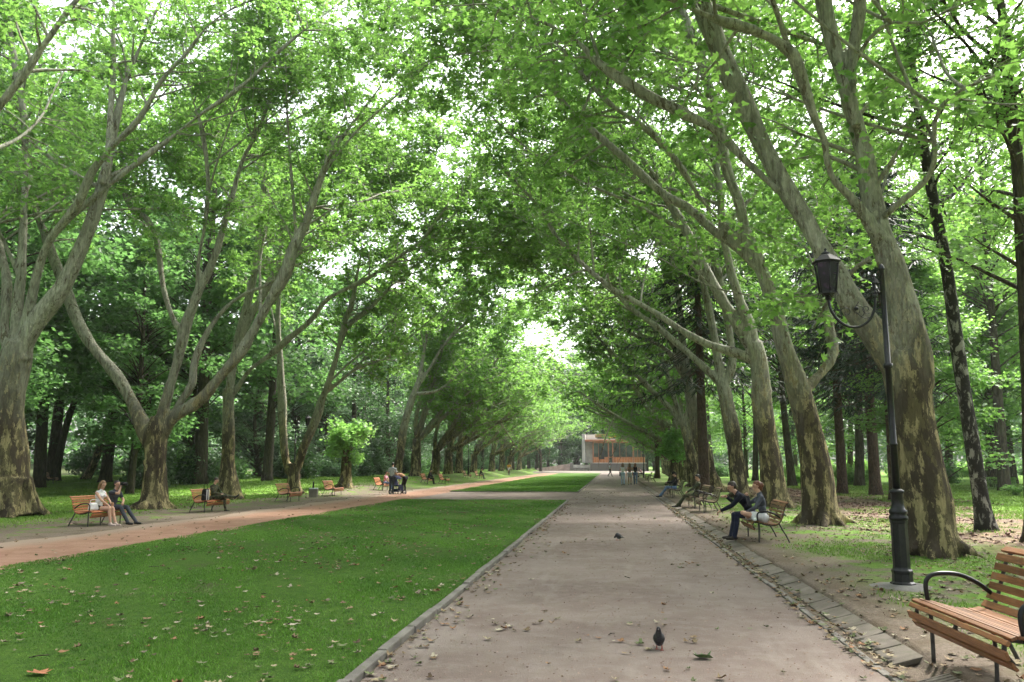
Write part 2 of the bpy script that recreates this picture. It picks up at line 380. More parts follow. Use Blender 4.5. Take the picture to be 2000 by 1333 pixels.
def hero(base_px, Y, traces, label, seed, autos=(), nauto=3, inward=-1, size=.17, shape=LEAF_MID, per=14, sp2=.36, lump=.06, group=None, side=16, fork_z=4.0, reach=(8, 13), flare=(.28, .45), leafm='leaf_plane', bridge=0):
    """traces: list of (points, dY, start) - the first is the trunk"""
    rng = np.random.default_rng(seed)
    b = atY(base_px[0], base_px[1], Y); zb = hzf(b[0], Y); base = np.array([b[0], Y, zb])
    wood, leaf, thick = MB(), MB(), MB(); grown = []
    for k, (tr, dY, start) in enumerate(traces):
        L = np.array(limb3(tr, Y + (0 if k == 0 else 0), dY))
        if k == 0:
            off = zb - .12 - L[0, 2]; L[0, 2] += off            # foot in the ground
        S = spline(L, .25 if k == 0 else .4)
        S[:, 3] = np.maximum(S[:, 3], .012)
        r = S[:, 3]
        tube(thick if r[0] > .085 else wood, S[:, :3], r, side if k == 0 else (12 if r[0] > .12 else 8), 0, lump if k == 0 else lump * .55, seed * 13 + k, flare if k == 0 else None)
        if k == 0:
            g2 = np.random.default_rng(seed + 3); r_ = r[min(4, len(r) - 1)]
            for j in range(7):
                a = j * .9 + g2.uniform(-.25, .25); c, s_ = math.cos(a), math.sin(a); e = g2.uniform(1.45, 2.15); b0 = S[0, :3].copy(); b0[2] = zb
                Q = spline(np.array([[b0[0] + c * r_ * .55, b0[1] + s_ * r_ * .55, zb + r_ * 1.9, r_ * .34], [b0[0] + c * r_ * .95, b0[1] + s_ * r_ * .95, zb + r_ * .7, r_ * .30], [b0[0] + c * r_ * e, b0[1] + s_ * r_ * e, zb + .03, r_ * .2], [b0[0] + c * r_ * (e + .6), b0[1] + s_ * r_ * (e + .6), zb - .12, r_ * .1]]), .12)
                tube(thick, Q[:, :3], Q[:, 3], 8, 0, .08, seed + j)
            for j in range(5):                              # burls and old branch collars
                i_ = g2.integers(3, len(S) - 1); a = g2.uniform(0, 6.28); c = S[i_, :3] + np.array([math.cos(a), math.sin(a), 0]) * S[i_, 3] * .75; rb_ = S[i_, 3] * g2.uniform(.28, .42)
                tube(thick, np.array([c - [0, 0, rb_ * .9], c - [0, 0, rb_ * .4], c + [0, 0, rb_ * .4], c + [0, 0, rb_ * .9]]), [rb_ * .4, rb_, rb_, rb_ * .4], 8)
        if start is not None: grow(wood, leaf, S[:, :3], r, rng, start + (.2 if inward > 0 else .12), sp2, size=size, shape=shape, per=per, back=.35)
        grown.append(S)
    tip = grown[0][-1]; size0 = size; nauto = int(nauto * 2.6)
    for k in range(nauto):
        src = grown[rng.integers(1, len(grown))] if len(grown) > 1 else grown[0]
        i = int(len(src) * rng.uniform(.35, .85)); p = src[i]
        dx = rng.uniform(-1, 1) ; d = (dx * 1.0 + .2 * inward, rng.uniform(-.45, 1.2), rng.uniform(.25, 1.1))
        A = auto_limb(p[:3], d, rng.uniform(*reach), max(p[3] * .42, .035), rng)
        S = spline(A, .45); tube(wood, S[:, :3], S[:, 3], 7, 0, .05, seed + k)
        grow(wood, leaf, S[:, :3], S[:, 3], rng, .3, sp2, size=size, shape=shape, per=per, back=.2)
    for k in range(bridge):                         # long thin boughs reaching over the avenue high up
        src = grown[1 + rng.integers(0, min(4, len(grown) - 1))]; i = int(len(src) * rng.uniform(.35, .75)); p = src[i]
        A = auto_limb(p[:3], (inward * 1.0, rng.uniform(-.5, .7), rng.uniform(.45, 1.15)), rng.uniform(9, 14), max(p[3] * .42, .04), rng, arch=(inward * .6, 0, 0)); S = spline(A, .45)
        tube(wood, S[:, :3], S[:, 3], 7, 0, .05, seed + 50 + k); grow(wood, leaf, S[:, :3], S[:, 3], rng, .35, sp2, size=size, shape=shape, per=int(per * 1.15))
    merge_wood(thick, wood, .042 if Y < 27 else (.055 if Y < 42 else .07), seed)
    root = empty('plane_tree', base, 0, label, 'tree', group)
    finish_tree(root, base, wood, leaf, M['bark_plane'], M[leafm])
    return root

def plane_variant(name, seed, h_fork=3.0, nl=4, height=17, lean=.35, r=.42, size=.26, per=14, sp2=.5, shape=LEAF_LO, leafm='leaf_plane', bark='bark_plane', low=.22, tilt=0.0, fullness=1.0):
    """a plane tree in its own space, the crown leaning to +x"""
    rng = np.random.default_rng(seed); wood, leaf = MB(), MB()
    cf = (lambda P: P[:, 2] > 3.2 + .30 * np.maximum(P[:, 0], 0) + 1.0 * np.sin(P[:, 0] * 1.1 + 1.7 * np.sin(P[:, 1] * .7)) + .6 * np.sin(P[:, 1] * 1.9)) if h_fork < 5 else None
    z = np.linspace(-.15, h_fork, 5); P = np.column_stack([z * (.06 + tilt) + rng.normal(0, .05, 5), rng.normal(0, .05, 5), z, r * (1.1 - .2 * np.linspace(0, 1, 5))])
    S = spline(P, .3); tube(wood, S[:, :3], S[:, 3], 12, 0, .09, seed, (.3, .45))
    for k in range(nl):
        a = 2 * PI * k / nl + rng.uniform(-.5, .5)
        out = np.array([math.cos(a) * .75 + lean, math.sin(a) * .75, rng.uniform(.9, 1.5)])
        if k == 0: out = np.array([.7 + lean, .1, 1.15])
        A = auto_limb(P[-1, :3] - np.array([0, 0, .35]), out, height * rng.uniform(.65, .95) * .8, r * .5, rng, arch=(lean * .8, 0, .25), n=8, wig=.4)
        S = spline(A, .5); tube(wood, S[:, :3], S[:, 3], 8, 0, .06, seed + k)
        grow(wood, leaf, S[:, :3], S[:, 3], rng, low, sp2, (1.6, 3.6), .45, (.6, 1.3), per, size, shape, twigs=True, clipf=cf)
        for j in range(4):
            i = int(len(S) * rng.uniform(.25, .6)); d = unit(S[min(i + 2, len(S) - 1), :3] - S[i, :3]) + rng.normal(0, .6, 3)
            A2 = auto_limb(S[i, :3], d, height * rng.uniform(.3, .5), S[i, 3] * .6, rng, arch=(lean * .5, 0, 0), n=6)
            S2 = spline(A2, .6); tube(wood, S2[:, :3], S2[:, 3], 6, 0, 0, seed + k)
            grow(wood, leaf, S2[:, :3], S2[:, 3], rng, .1, sp2, (1.4, 3.2), .45, (.6, 1.3), per, size, shape, twigs=True, clipf=cf)
    root = empty(name, (0, 0, 0)); finish_tree(root, (0, 0, 0), wood, leaf, M[bark], M[leafm]); return root

def wood_variant(name, seed, h=18, hb=3.5, rad=4.5, r=.28, leafm='leaf_wood', bark='bark_dark', n=9000, size=.3, lean=(0, 0), clumps=70, shape=LEAF_LO, squash=.75, open_=.0):
    """woodland tree: straight trunk, limbs, an uneven crown of leaf clumps"""
    rng = np.random.default_rng(seed); wood, leaf = MB(), MB()
    z = np.linspace(-.15, h * .92, 8); bend = rng.normal(0, .25, 2)
    tx = lean[0] * z + bend[0] * np.sin(z / h * 3); ty = lean[1] * z + bend[1] * np.sin(z / h * 4)
    P = np.column_stack([tx, ty, z, r * (1 - .9 * (z.clip(0) / h))]); S = spline(P, .6); tube(wood, S[:, :3], S[:, 3], 9, 0, .06, seed, (.3, .4))
    cs = []
    for k in range(clumps):
        u = rng.uniform(0, 1); zz = hb + (h - hb) * u; prof = math.sin(PI * min(1, (u * .85 + .18))) ** .6
        a = rng.uniform(0, 2 * PI); rr = rad * prof * math.sqrt(rng.uniform(.1, 1)) * rng.uniform(.7, 1.15)
        c0 = np.array([np.interp(zz, z, tx), np.interp(zz, z, ty), zz]); c = c0 + np.array([math.cos(a) * rr, math.sin(a) * rr, rng.uniform(-.5, .8)])
        cs.append(c); st = c0 - np.array([0, 0, min(rr * .45, zz - .6)])
        mid = (st + c) / 2 + np.array([0, 0, .12 * rr]); Q = spline(np.array([[*st, .05], [*mid, .035], [*c, .012]]), .9)
        tube(wood, Q[:, :3], Q[:, 3], 4, 0, 0, 0)
    cs = np.array(cs); k = rng.integers(0, clumps, n); cr = rng.uniform(.7, 1.5, clumps) * rad / 4.5
    off = unit(rng.normal(0, 1, (n, 3))) * (rng.uniform(0, 1, (n, 1)) ** .45) * cr[k][:, None] * np.array([1.15, 1.15, .6])
    lay = np.round(off[:, 2] / .35) * .35; off[:, 2] = off[:, 2] * .4 + lay * .6
    ct = rng.normal(0, .18, clumps)
    leaves(leaf, cs[k] + off, size, rng, shape, .5, clump=ct[k], D=unit(off) * .5)
    root = empty(name, (0, 0, 0)); finish_tree(root, (0, 0, 0), wood, leaf, M[bark], M[leafm]); return root

def spruce_variant(name, seed, h=20, hb=2.5, rad=3.2, r=.26, n_tier=34, lean=0.0):
    rng = np.random.default_rng(seed); wood, leaf = MB(), MB()
    z = np.linspace(-.15, h, 8); P = np.column_stack([z * lean, z * 0, z, r * (1 - .93 * z.clip(0) / h)]); S = spline(P, .8); tube(wood, S[:, :3], S[:, 3], 9, 0, .04, seed, (.3, .3))
    X = []; Dd = []
    for k in range(n_tier):
        zz = hb + (h - hb) * k / n_tier; L = rad * (1 - (k / n_tier) ** 1.3) + .3
        for j in range(6):
            a = rng.uniform(0, 2 * PI); ll = L * rng.uniform(.75, 1.1); t = np.linspace(0, 1, 7)
            b = np.column_stack([zz * lean + np.cos(a) * t * ll, np.sin(a) * t * ll, zz - .30 * ll * np.sin(t * 2.2) + rng.uniform(-.15, .15)])
            X.append(b); Dd.append(a)
    X = np.array(X); multi_tube(wood, X, np.broadcast_to(np.linspace(.03, .006, 7)[None, :], X.shape[:2]), 3)
    # drooping sprays of needle strips
    m = len(X); per = 64; idx = np.repeat(np.arange(m), per); u = rng.uniform(.12, 1, len(idx)) * 5.99; i0 = u.astype(int); w = (u - i0)[:, None]
    A = X[idx, i0] * (1 - w) + X[idx, np.minimum(i0 + 1, 6)] * w
    ang = np.array(Dd)[idx] + rng.choice([-1, 1], len(idx)) * rng.uniform(.5, 1.3, len(idx)); d = np.column_stack([np.cos(ang), np.sin(ang), rng.uniform(-1.1, -.1, len(idx))]); d = unit(d)
    s = unit(np.cross(d, np.array([0, 0, 1.]) + rng.normal(0, .3, d.shape))); ln = rng.uniform(.25, .6, (len(idx), 1)); wd = rng.uniform(.02, .045, (len(idx), 1))
    V = np.stack([A - s * wd, A + s * wd, A + d * ln + s * wd * .3, A + d * ln - s * wd * .3], 1)
    leaf.add(V.reshape(-1, 3), np.arange(len(idx) * 4).reshape(-1, 4), 0, rng.uniform(0, 1, len(idx)), smooth=False)
    root = empty(name, (0, 0, 0)); finish_tree(root, (0, 0, 0), wood, leaf, M['bark_pine'], M['needle']); return root

def bush_variant(name, seed, rx=1.2, rz=1.1, leafm='leaf_wood', n=2200, size=.12, shape=LEAF_LO, stems=7):
    rng = np.random.default_rng(seed); wood, leaf = MB(), MB()
    k = 26; cs = unit(rng.normal(0, 1, (k, 3))) * rng.uniform(.35, .85, (k, 1)) * np.array([rx, rx, rz]); cs[:, 2] = np.abs(cs[:, 2]) * 1.1 + .25
    X = []
    for c in cs[:stems * 2]:
        X.append(np.array([[c[0] * .15, c[1] * .15, -.05], [c[0] * .5, c[1] * .5, c[2] * .6], c]))
    X = np.array(X); multi_tube(wood, X, np.broadcast_to(np.array([.025, .015, .006])[None, :], X.shape[:2]), 4)
    i = rng.integers(0, k, n); off = unit(rng.normal(0, 1, (n, 3))) * (rng.uniform(0, 1, (n, 1)) ** .5) * rng.uniform(.3, .55, (k, 1))[i] * rx
    P = cs[i] + off; P[:, 2] = np.maximum(P[:, 2], .03); leaves(leaf, P, size, rng, shape, .6, clump=rng.normal(0, .15, k)[i])
    root = empty(name, (0, 0, 0)); finish_tree(root, (0, 0, 0), wood, leaf, M['bark_dark'], M[leafm]); return root
# ------------------------------------------------------------------ light, air and exposure
SUN_AZ, SUN_EL = 36.0, 54.0
w = bpy.data.worlds.new('World'); scene.world = w; w.use_nodes = True
nt = w.node_tree; bg = nt.nodes['Background']; sky = nt.nodes.new('ShaderNodeTexSky'); sky.sky_type = 'NISHITA'; sky.sun_disc = False
sky.sun_elevation = math.radians(SUN_EL); sky.sun_rotation = math.radians(SUN_AZ); sky.dust_density = 6.0; sky.air_density = 1.2; sky.ozone_density = 1.0
hs = nt.nodes.new('ShaderNodeHueSaturation'); hs.inputs['Saturation'].default_value = .35
nt.links.new(sky.outputs[0], hs.inputs['Color']); nt.links.new(hs.outputs[0], bg.inputs[0]); bg.inputs[1].default_value = .15
sun = bpy.data.lights.new('sun', 'SUN'); sun.energy = 2.4; sun.angle = math.radians(10); sun.color = (1, .95, .86)
so = bpy.data.objects.new('sun', sun); C.objects.link(so)
az, el = math.radians(SUN_AZ), math.radians(SUN_EL)
sd = Vector((math.sin(az) * math.cos(el), math.cos(az) * math.cos(el), math.sin(el)))
so.rotation_euler = sd.to_track_quat('Z', 'Y').to_euler()
vs = scene.view_settings; vs.view_transform = 'Standard'; vs.look = 'None'; vs.gamma = 1; vs.exposure = 2.2
cy = scene.cycles
cy.max_bounces = 14; cy.diffuse_bounces = 7; cy.transmission_bounces = 10; cy.glossy_bounces = 2; cy.transparent_max_bounces = 8
cy.use_denoising = True; cy.sample_clamp_indirect = 8; cy.caustics_reflective = False; cy.caustics_refractive = False
try: cy.denoiser = 'OPENIMAGEDENOISE'; cy.denoising_input_passes = 'RGB_ALBEDO_NORMAL'
except Exception: pass
scene.render.film_transparent = False

# ------------------------------------------------------------------ ground materials
def m_ground():
    t = NT('ground'); P = t.coord(); sep = t.n('SeparateXYZ'); t.put(sep.inputs[0], P); x, y = sep.outputs[0], sep.outputs[1]
    big = t.noise(P, .35, 4, .6); med = t.noise(P, 1.6, 5, .65); fine = t.noise(P, 24, 6, .7); peb = t.noise(P, 90, 3)
    g1 = t.mix(t.ramp(t.noise(P, 7, 5, .7), .3, .7), (.09, .18, .025), (.19, .33, .05)); g1 = t.mix(t.ramp(t.noise(P, 60, 4, .8), .35, .7), t.mix(.5, g1, (.02, .04, .01)), g1)  # outer lawn green brightened: sunlight put into the colour
    dirt = t.mix(t.ramp(fine, .3, .7), (.10, .078, .06), (.19, .155, .125)); dirt = t.mix(t.ramp(med, .45, .65), dirt, (.11, .085, .06)); dirt = t.mix(t.ramp(peb, .62, .75), dirt, (.27, .23, .19))
    litv = t.n('TexVoronoi'); t.put(litv.inputs['Vector'], P); litv.inputs['Scale'].default_value = 13
    lit = t.mix(t.ramp(litv.outputs['Color'], .2, .8), (.09, .05, .04), (.25, .16, .13))
    # right of the avenue: worn verge, then a band of old leaves, then lawn
    wob = t.math('MULTIPLY_ADD', big, 5, -2.5); xr = t.math('ADD', x, wob); wob2 = t.math('MULTIPLY_ADD', med, 1.6, -.8)
    gr = t.math('MULTIPLY', t.ramp(t.math('ADD', med, t.math('MULTIPLY', big, .4)), .60, .76), t.ramp(x, 2.7, 4.2)); gr = t.math('MAXIMUM', gr, t.ramp(xr, 11.5, 13.0))
    litm = t.math('MULTIPLY', t.math('MULTIPLY', t.ramp(xr, 6.4, 7.4), t.ramp(xr, 12.0, 14.0, 1, 0)), t.ramp(med, .38, .52)); litm = t.math('MULTIPLY', litm, t.ramp(y, 55, 70, 1, 0))
    # left: dirt strip by the benches, then grass
    xl = t.math('ADD', t.math('MULTIPLY', x, -1), wob2); gl = t.math('MAXIMUM', t.ramp(xl, 16.0, 18.2), t.math('MULTIPLY', t.ramp(med, .5, .62), t.ramp(xl, 13.4, 14.6)))
    isl = t.ramp(x, -8, -7, 1, 0); far = t.math('MULTIPLY', t.ramp(y, 50, 62), t.ramp(t.math('ABSOLUTE', t.math('ADD', x, 4)), 7.5, 9))
    ar = t.math('MULTIPLY', t.math('SUBTRACT', 1, isl), gr); al = t.math('MULTIPLY', isl, gl); gm = t.math('ADD', ar, al, clamp=True)
    gm = t.math('MAXIMUM', gm, t.math('MULTIPLY', far, t.ramp(med, .4, .5)))
    woods = t.ramp(t.math('ADD', t.math('ABSOLUTE', t.math('ADD', x, 4)), wob), 44, 50)
    c = t.mix(gm, dirt, g1); c = t.mix(t.math('MULTIPLY', litm, .85), c, lit); c = t.mix(woods, c, (.05, .06, .025))
    return t.done(c, .95, t.bump(t.math('ADD', fine, peb), .6, .03), spec=.1)
def m_asphalt():
    t = NT('path_asphalt'); P = t.coord(); big = t.noise(P, .5, 5, .65); med = t.noise(P, 3.5, 6, .7); fine = t.noise(P, 55, 6, .75); v = t.vor(P, 75, out=0)
    c = t.mix(t.ramp(big, .35, .68), (.145, .110, .095), (.20, .162, .142)); c = t.mix(t.math('MULTIPLY', t.ramp(med, .45, .65), .5), c, (.225, .19, .172))
    c = t.mix(t.math('MULTIPLY', t.ramp(fine, .5, .68), .6), c, (.13, .11, .10)); c = t.mix(t.math('MULTIPLY', t.ramp(fine, .30, .42, 1, 0), .5), c, (.32, .28, .25))
    c = t.mix(t.math('MULTIPLY', t.ramp(t.noise(P, 18, 3), .62, .7), .35), c, (.17, .12, .10))
    wear = t.noise(t.coord((1, .16, 1)), 1.3, 5, .65); c = t.mix(t.ramp(wear, .52, .70, 0, .45), c, (.27, .235, .21)); c = t.mix(t.ramp(t.noise(P, .9, 6, .75, .6), .56, .66, 0, .4), c, (.11, .085, .075))
    return t.done(c, .92, t.bump(t.math('ADD', fine, t.math('MULTIPLY', v, .5)), .6, .015), spec=.15)
def m_red():
    t = NT('path_red'); P = t.coord(); med = t.noise(P, 1.2, 6, .7); fine = t.noise(P, 45, 5, .75)
    sep = t.n('SeparateXYZ'); t.put(sep.inputs[0], P)
    c = t.mix(t.ramp(med, .35, .65), (.22, .125, .085), (.29, .18, .13)); c = t.mix(t.math('MULTIPLY', t.ramp(fine, .45, .65), .55), c, (.2, .11, .08))
    e = t.math('ADD', sep.outputs[0], t.math('MULTIPLY_ADD', med, 1.6, -.8)); c = t.mix(t.ramp(e, -12.4, -11.4, .85, 0), c, (.23, .185, .145))
    return t.done(c, .95, t.bump(fine, .5, .015), spec=.1)
def m_concrete(name='concrete', a=(.2, .19, .17), b=(.31, .29, .26)):
    t = NT(name); P = t.coord(); n1 = t.noise(P, 2.2, 5, .7); f = t.noise(P, 60, 5, .7); n3 = t.noise(P, 9, 4)
    c = t.mix(t.ramp(n1, .35, .65), a, b); c = t.mix(t.math('MULTIPLY', t.ramp(f, .5, .7), .5), c, (.11, .1, .085)); c = t.mix(t.math('MULTIPLY', t.ramp(n3, .58, .7), .4), c, (.09, .1, .05))
    return t.done(c, .9, t.bump(f, .5, .01), spec=.2)
def m_lawn():
    t = NT('lawn'); P = t.coord(); n1 = t.noise(P, 1.1, 5, .7); n2 = t.noise(P, 9, 5, .75); f = t.noise(P, 70, 4, .8)
    c = t.mix(t.ramp(n2, .3, .7), (.05, .12, .018), (.11, .21, .03)); c = t.mix(t.math('MULTIPLY', t.ramp(n1, .55, .75), .6), c, (.10, .16, .03)); c = t.mix(t.ramp(f, .4, .7), t.mix(.6, c, (.02, .035, .01)), c)
    c = t.mix(t.ramp(t.noise(P, .8, 6, .7), .56, .7, 0, .75), c, (.085, .07, .045)); return t.done(c, .95, t.bump(t.math('ADD', f, n2), .8, .03), spec=.1)
M['ground'] = m_ground(); M['asphalt'] = m_asphalt(); M['red'] = m_red(); M['concrete'] = m_concrete(a=(.12, .11, .10), b=(.20, .185, .165)); M['lawn'] = m_lawn()
M['slab'] = m_concrete('slab', (.10, .086, .07), (.165, .143, .122))
M['grass'] = m_leaf('grass', (.05, .13, .018), (.135, .25, .035), (.13, .29, .035), .3, .6)

# ------------------------------------------------------------------ terrain and paths
def grid_sheet(name, xs, ys, zf, mat, jitter=None):
    X, Y = np.meshgrid(xs, ys); Z = zf(X, Y); nx, ny = len(xs), len(ys)
    if jitter is not None: X, Y = jitter(X, Y)
    i = np.arange(ny - 1)[:, None] * nx; j = np.arange(nx - 1)[None, :]
    F = np.stack([i + j, i + j + 1, i + nx + j + 1, i + nx + j], -1).reshape(-1, 4)
    mb = MB(); mb.add(np.stack([X, Y, Z], -1).reshape(-1, 3), F); o = mb.build(name, mat); return tag(o, kind='structure')
def nonuni(a, lo, hi, step, far_step, b): 
    return np.unique(np.concatenate([np.arange(a, lo, far_step), np.arange(lo, hi, step), np.arange(hi, b + far_step, far_step)]))
X0, X1 = -1.93, 2.08          # main path edges
grid_sheet('ground', np.unique(np.concatenate([nonuni(-420, -30, 30, .5, 10, 420), [2.44, 2.47, 2.5, 2.53, 2.57]])), nonuni(-60, 0, 90, .5, 10, 620), hz, M['ground'])
def noise1(x, s=1.0): return .5 * np.sin(x * 1.7 * s + 1) + .3 * np.sin(x * 4.1 * s + 2) + .2 * np.sin(x * 9.3 * s)
YA, YB, YC = float(gp(1110, 979)[1]), float(gp(1000, 962)[1]), 150.0     # end of near lawn, start and end of far lawn
grid_sheet('path', np.array([X0, -1, 0, 1, X1]), np.arange(-8, 168, 4.0), lambda x, y: x * 0 + .012, M['asphalt'])
grid_sheet('cross_path', np.array([-10.0, -8, -6, -4, X0 - .02]), np.linspace(YA - .3, YB + .3, 8), lambda x, y: x * 0 + .010, M['asphalt'])
def jit_red(X, Y):
    e = X.min(); X = X + np.where(X == e, .3 * noise1(Y * .6), 0); return X, Y
grid_sheet('side_path', np.array([-12.6, -11.5, -10.5, -9.5]), np.arange(-8, 160, .8), lambda x, y: x * 0 + .016, M['red'], jit_red)
grid_sheet('forecourt', np.linspace(-28, 8, 12), np.linspace(150, 176, 6), lambda x, y: x * 0 + .22 * sm((np.asarray(y) - 150) / 6) + .02 , M['slab'])
# the two long lawns: slabs of turf a little above the paths
def turf(name, x0, x1, y0, y1, z=.045):
    xs = np.linspace(x0, x1, 16); ys = np.arange(y0, y1 + .01, .5); o = grid_sheet(name, xs, ys, lambda x, y: z + .012 * np.sin(x * 2.1 + y) * np.sin(y * 1.3) * ((x > x0 + .01) & (x < x1 - .01)) - .05 * (x <= x0 + .001), M['lawn'])
    return o
turf('lawn', -9.62, X0 - .13, -6, YA); turf('far_lawn', -9.62, X0 - .13, YB, YC)
def kerb(name, p0, p1, wdt=.09, h=.065, n=None, label=None, group=None, lab=None):
    """a line of kerb stones"""
    mb = MB(); L = math.dist(p0, p1); k = max(1, int(L / 1.0)); ang = math.atan2(p1[1] - p0[1], p1[0] - p0[0]); rot = np.array(Matrix.Rotation(ang, 3, 'Z'))
    g = np.random.default_rng(int(L * 10))
    for i in range(k):
        t = (i + .5) / k; c = (p0[0] + (p1[0] - p0[0]) * t + g.normal(0, .006), p0[1] + (p1[1] - p0[1]) * t, h / 2 - .02 + g.normal(0, .005))
        mb.box(c, (L / k - .012, wdt, h + .04), rot @ np.array(Matrix.Rotation(g.normal(0, .006), 3, 'Z')), 0, bev=.012)
    o = mb.build(name, M['concrete']); tag(o, kind='structure'); return o
kerb('kerb', (X0 - .065, -6), (X0 - .065, YA)); kerb('kerb', (X0 - .065, YB), (X0 - .065, YC))
kerb('kerb', (-9.6, YB - .06), (X0 - .13, YB - .06), h=.06); kerb('kerb', (-9.6, YA + .06), (X0 - .13, YA + .06), h=.04)
kerb('kerb', (X1 + .045, -6), (X1 + .045, 60), .07, .03)
# concrete gutter slabs sloping down to the path on the right, some of them broken off
g = np.random.default_rng(4); mb = MB(); y = 3.4
gaps = [(6.9, 7.5)]
while y < 60:
    L = .5 if y < 22 else 1.0
    mid = y + L / 2
    if not any(a < mid < b for a, b in gaps):
        tilt = math.radians(15) + g.normal(0, .012)
        rot = np.array(Matrix.Rotation(g.normal(0, .006), 3, 'Z') @ Matrix.Rotation(-tilt, 3, 'Y'))
        c = np.array([X1 + .34 + g.normal(0, .008), mid, .03 + g.normal(0, .004)])
        mb.box(c, (.30, L - .015, .05), rot, 0, bev=.012)
        if y < 7.2:
            for k in range(8):
                mb.box(c + rot @ np.array([0, -L / 2 + .03 + k * L / 8, .026]), (.27, .02, .005), rot, 0)
    y += L
tag(mb.build('gutter', M['slab']), kind='structure')
# ------------------------------------------------------------------ the two rows of plane trees along the avenue
RG = 'plane trees in the row right of the avenue'; LG = 'plane trees in the row left of the avenue'
def Yrow(px, X):                     # distance at which the line x = X is seen at px
    v = ray(px, HOR); return X * v[1] / v[0]
# traces were read off the photograph; each gets its own depth
R1 = hero((1822, 1085), 15.3, [
 ([(1826, 1090, 104), (1812, 1020, 98), (1800, 945, 92), (1784, 830, 86), (1770, 740, 88), (1758, 690, 80)], 0, None),
 ([(1790, 760, 70), (1778, 680, 78), (1760, 600, 70), (1738, 520, 64), (1705, 400, 58), (1688, 300, 52), (1665, 220, 48)], .3, .5),
 ([(1668, 236, 40), (1645, 150, 42), (1628, 90, 42), (1610, 10, 40), (1590, -120, 36), (1560, -260, 26), (1540, -400, 12)], .6, .35),
 ([(1672, 250, 36), (1663, 180, 30), (1664, 110, 33), (1674, 50, 33), (1680, -30, 30), (1660, -180, 24), (1690, -330, 12)], -.8, .35),
 ([(1752, 720, 62), (1712, 660, 70), (1673, 604, 68), (1612, 499, 60), (1568, 420, 56), (1515, 336, 52), (1473, 247, 49), (1436, 173, 47), (1410, 110, 44), (1378, 30, 40), (1330, -90, 30), (1260, -230, 18), (1200, -340, 8)], 1.2, .5),
 ([(1716, 470, 38), (1690, 425, 36), (1660, 385, 32), (1631, 357, 30), (1614, 315, 27), (1610, 275, 26), (1589, 226, 28), (1568, 158, 27), (1549, 108, 25), (1524, 86, 22), (1473, 60, 21), (1410, 42, 19), (1358, 21, 18), (1290, -12, 16), (1180, -40, 12), (1050, -60, 6)], -2.0, .45),
 ([(1545, 110, 20), (1534, 75, 15), (1520, 32, 14), (1505, -10, 12), (1470, -90, 8), (1450, -160, 4)], -1.5, .3),
 ([(1520, 375, 24), (1502, 357, 24), (1452, 310, 24), (1400, 257, 22), (1331, 220, 20), (1268, 189, 19), (1200, 147, 17), (1155, 112, 15), (1125, 79, 14), (1046, 37, 12), (968, 14, 10), (880, -20, 7), (800, -50, 4)], 1.5, .3),
 ([(1724, 425, 15), (1762, 392, 14), (1804, 357, 13), (1825, 315, 12), (1825, 240, 11), (1850, 195, 9), (1883, 173, 8), (1956, 142, 5)], -1.5, .4),
 ([(1668, 125, 12), (1699, 74, 10), (1741, 45, 8), (1799, 45, 7), (1862, 16, 5), (1930, -10, 3)], -1.5, .3),
 ([(1700, 505, 12), (1676, 520, 11), (1650, 545, 10), (1610, 600, 7), (1590, 640, 4)], 1.5, .2),
], 'big patchy forked plane tree right behind the near lamp post', 101, nauto=5, size=.16, shape=LEAF_HI, group=RG, side=28, per=12)
R2 = hero((1607, 1028), 22.4, [
 ([(1607, 1030, 76), (1598, 950, 68), (1582, 852, 58), (1556, 751, 52), (1532, 680, 49), (1510, 593, 42), (1480, 510, 38), (1455, 455, 36)], 0, None),
 ([(1462, 480, 32), (1444, 400, 30), (1420, 330, 29), (1408, 263, 27), (1392, 200, 25), (1370, 120, 22), (1340, 40, 18), (1305, -60, 12), (1280, -160, 6)], .8, .35),
 ([(1475, 520, 28), (1440, 483, 29), (1400, 456, 28), (1342, 404, 26), (1300, 383, 24), (1220, 310, 22), (1125, 226, 18), (1046, 137, 15), (989, 84, 12), (915, 42, 9), (840, 5, 5)], 2.0, .3),
 ([(1450, 480, 20), (1426, 450, 20), (1373, 394, 19), (1321, 315, 18), (1268, 257, 16), (1200, 210, 14), (1151, 163, 12), (1104, 105, 10), (1046, 47, 8), (1000, 0, 4)], -1.0, .35),
 ([(1450, 470, 16), (1438, 400, 15), (1426, 357, 15), (1400, 290, 14), (1386, 210, 13), (1347, 158, 11), (1294, 74, 9), (1239, 21, 7), (1190, -20, 4)], -2.0, .35),
 ([(1568, 770, 20), (1582, 752, 20), (1606, 726, 19), (1627, 689, 18), (1620, 643, 17), (1617, 596, 15), (1600, 540, 12), (1610, 470, 7)], 2.0, .45),
], 'plane tree with a leaning trunk just behind the couple on the bench', 102, bridge=2, nauto=6, size=.18, per=14, group=RG, side=22)
R3 = hero((1514, 991), 31.0, [
 ([(1516, 991, 54), (1506, 900, 48), (1490, 800, 45), (1484, 720, 42), (1472, 670, 38)], 0, None),
 ([(1490, 725, 28), (1470, 703, 24), (1436, 690, 22), (1386, 674, 20), (1342, 652, 18), (1268, 604, 16), (1200, 567, 14), (1136, 515, 12), (1083, 457, 10), (1057, 410, 9), (999, 347, 8), (957, 299, 6), (926, 247, 3)], 1.0, .3),
 ([(1478, 690, 34), (1455, 652, 33), (1431, 620, 30), (1394, 557, 27), (1368, 504, 24), (1331, 436, 21), (1268, 331, 16), (1215, 250, 11), (1160, 170, 6)], 2, .35),
 ([(1474, 680, 26), (1462, 630, 26), (1447, 594, 25), (1425, 520, 24), (1412, 450, 22), (1405, 368, 20), (1395, 300, 16), (1380, 200, 10), (1375, 120, 5)], -1, .35),
], 'plane tree with a smooth greenish trunk, third from the camera on the right', 103, bridge=2, nauto=7, group=RG, per=17)
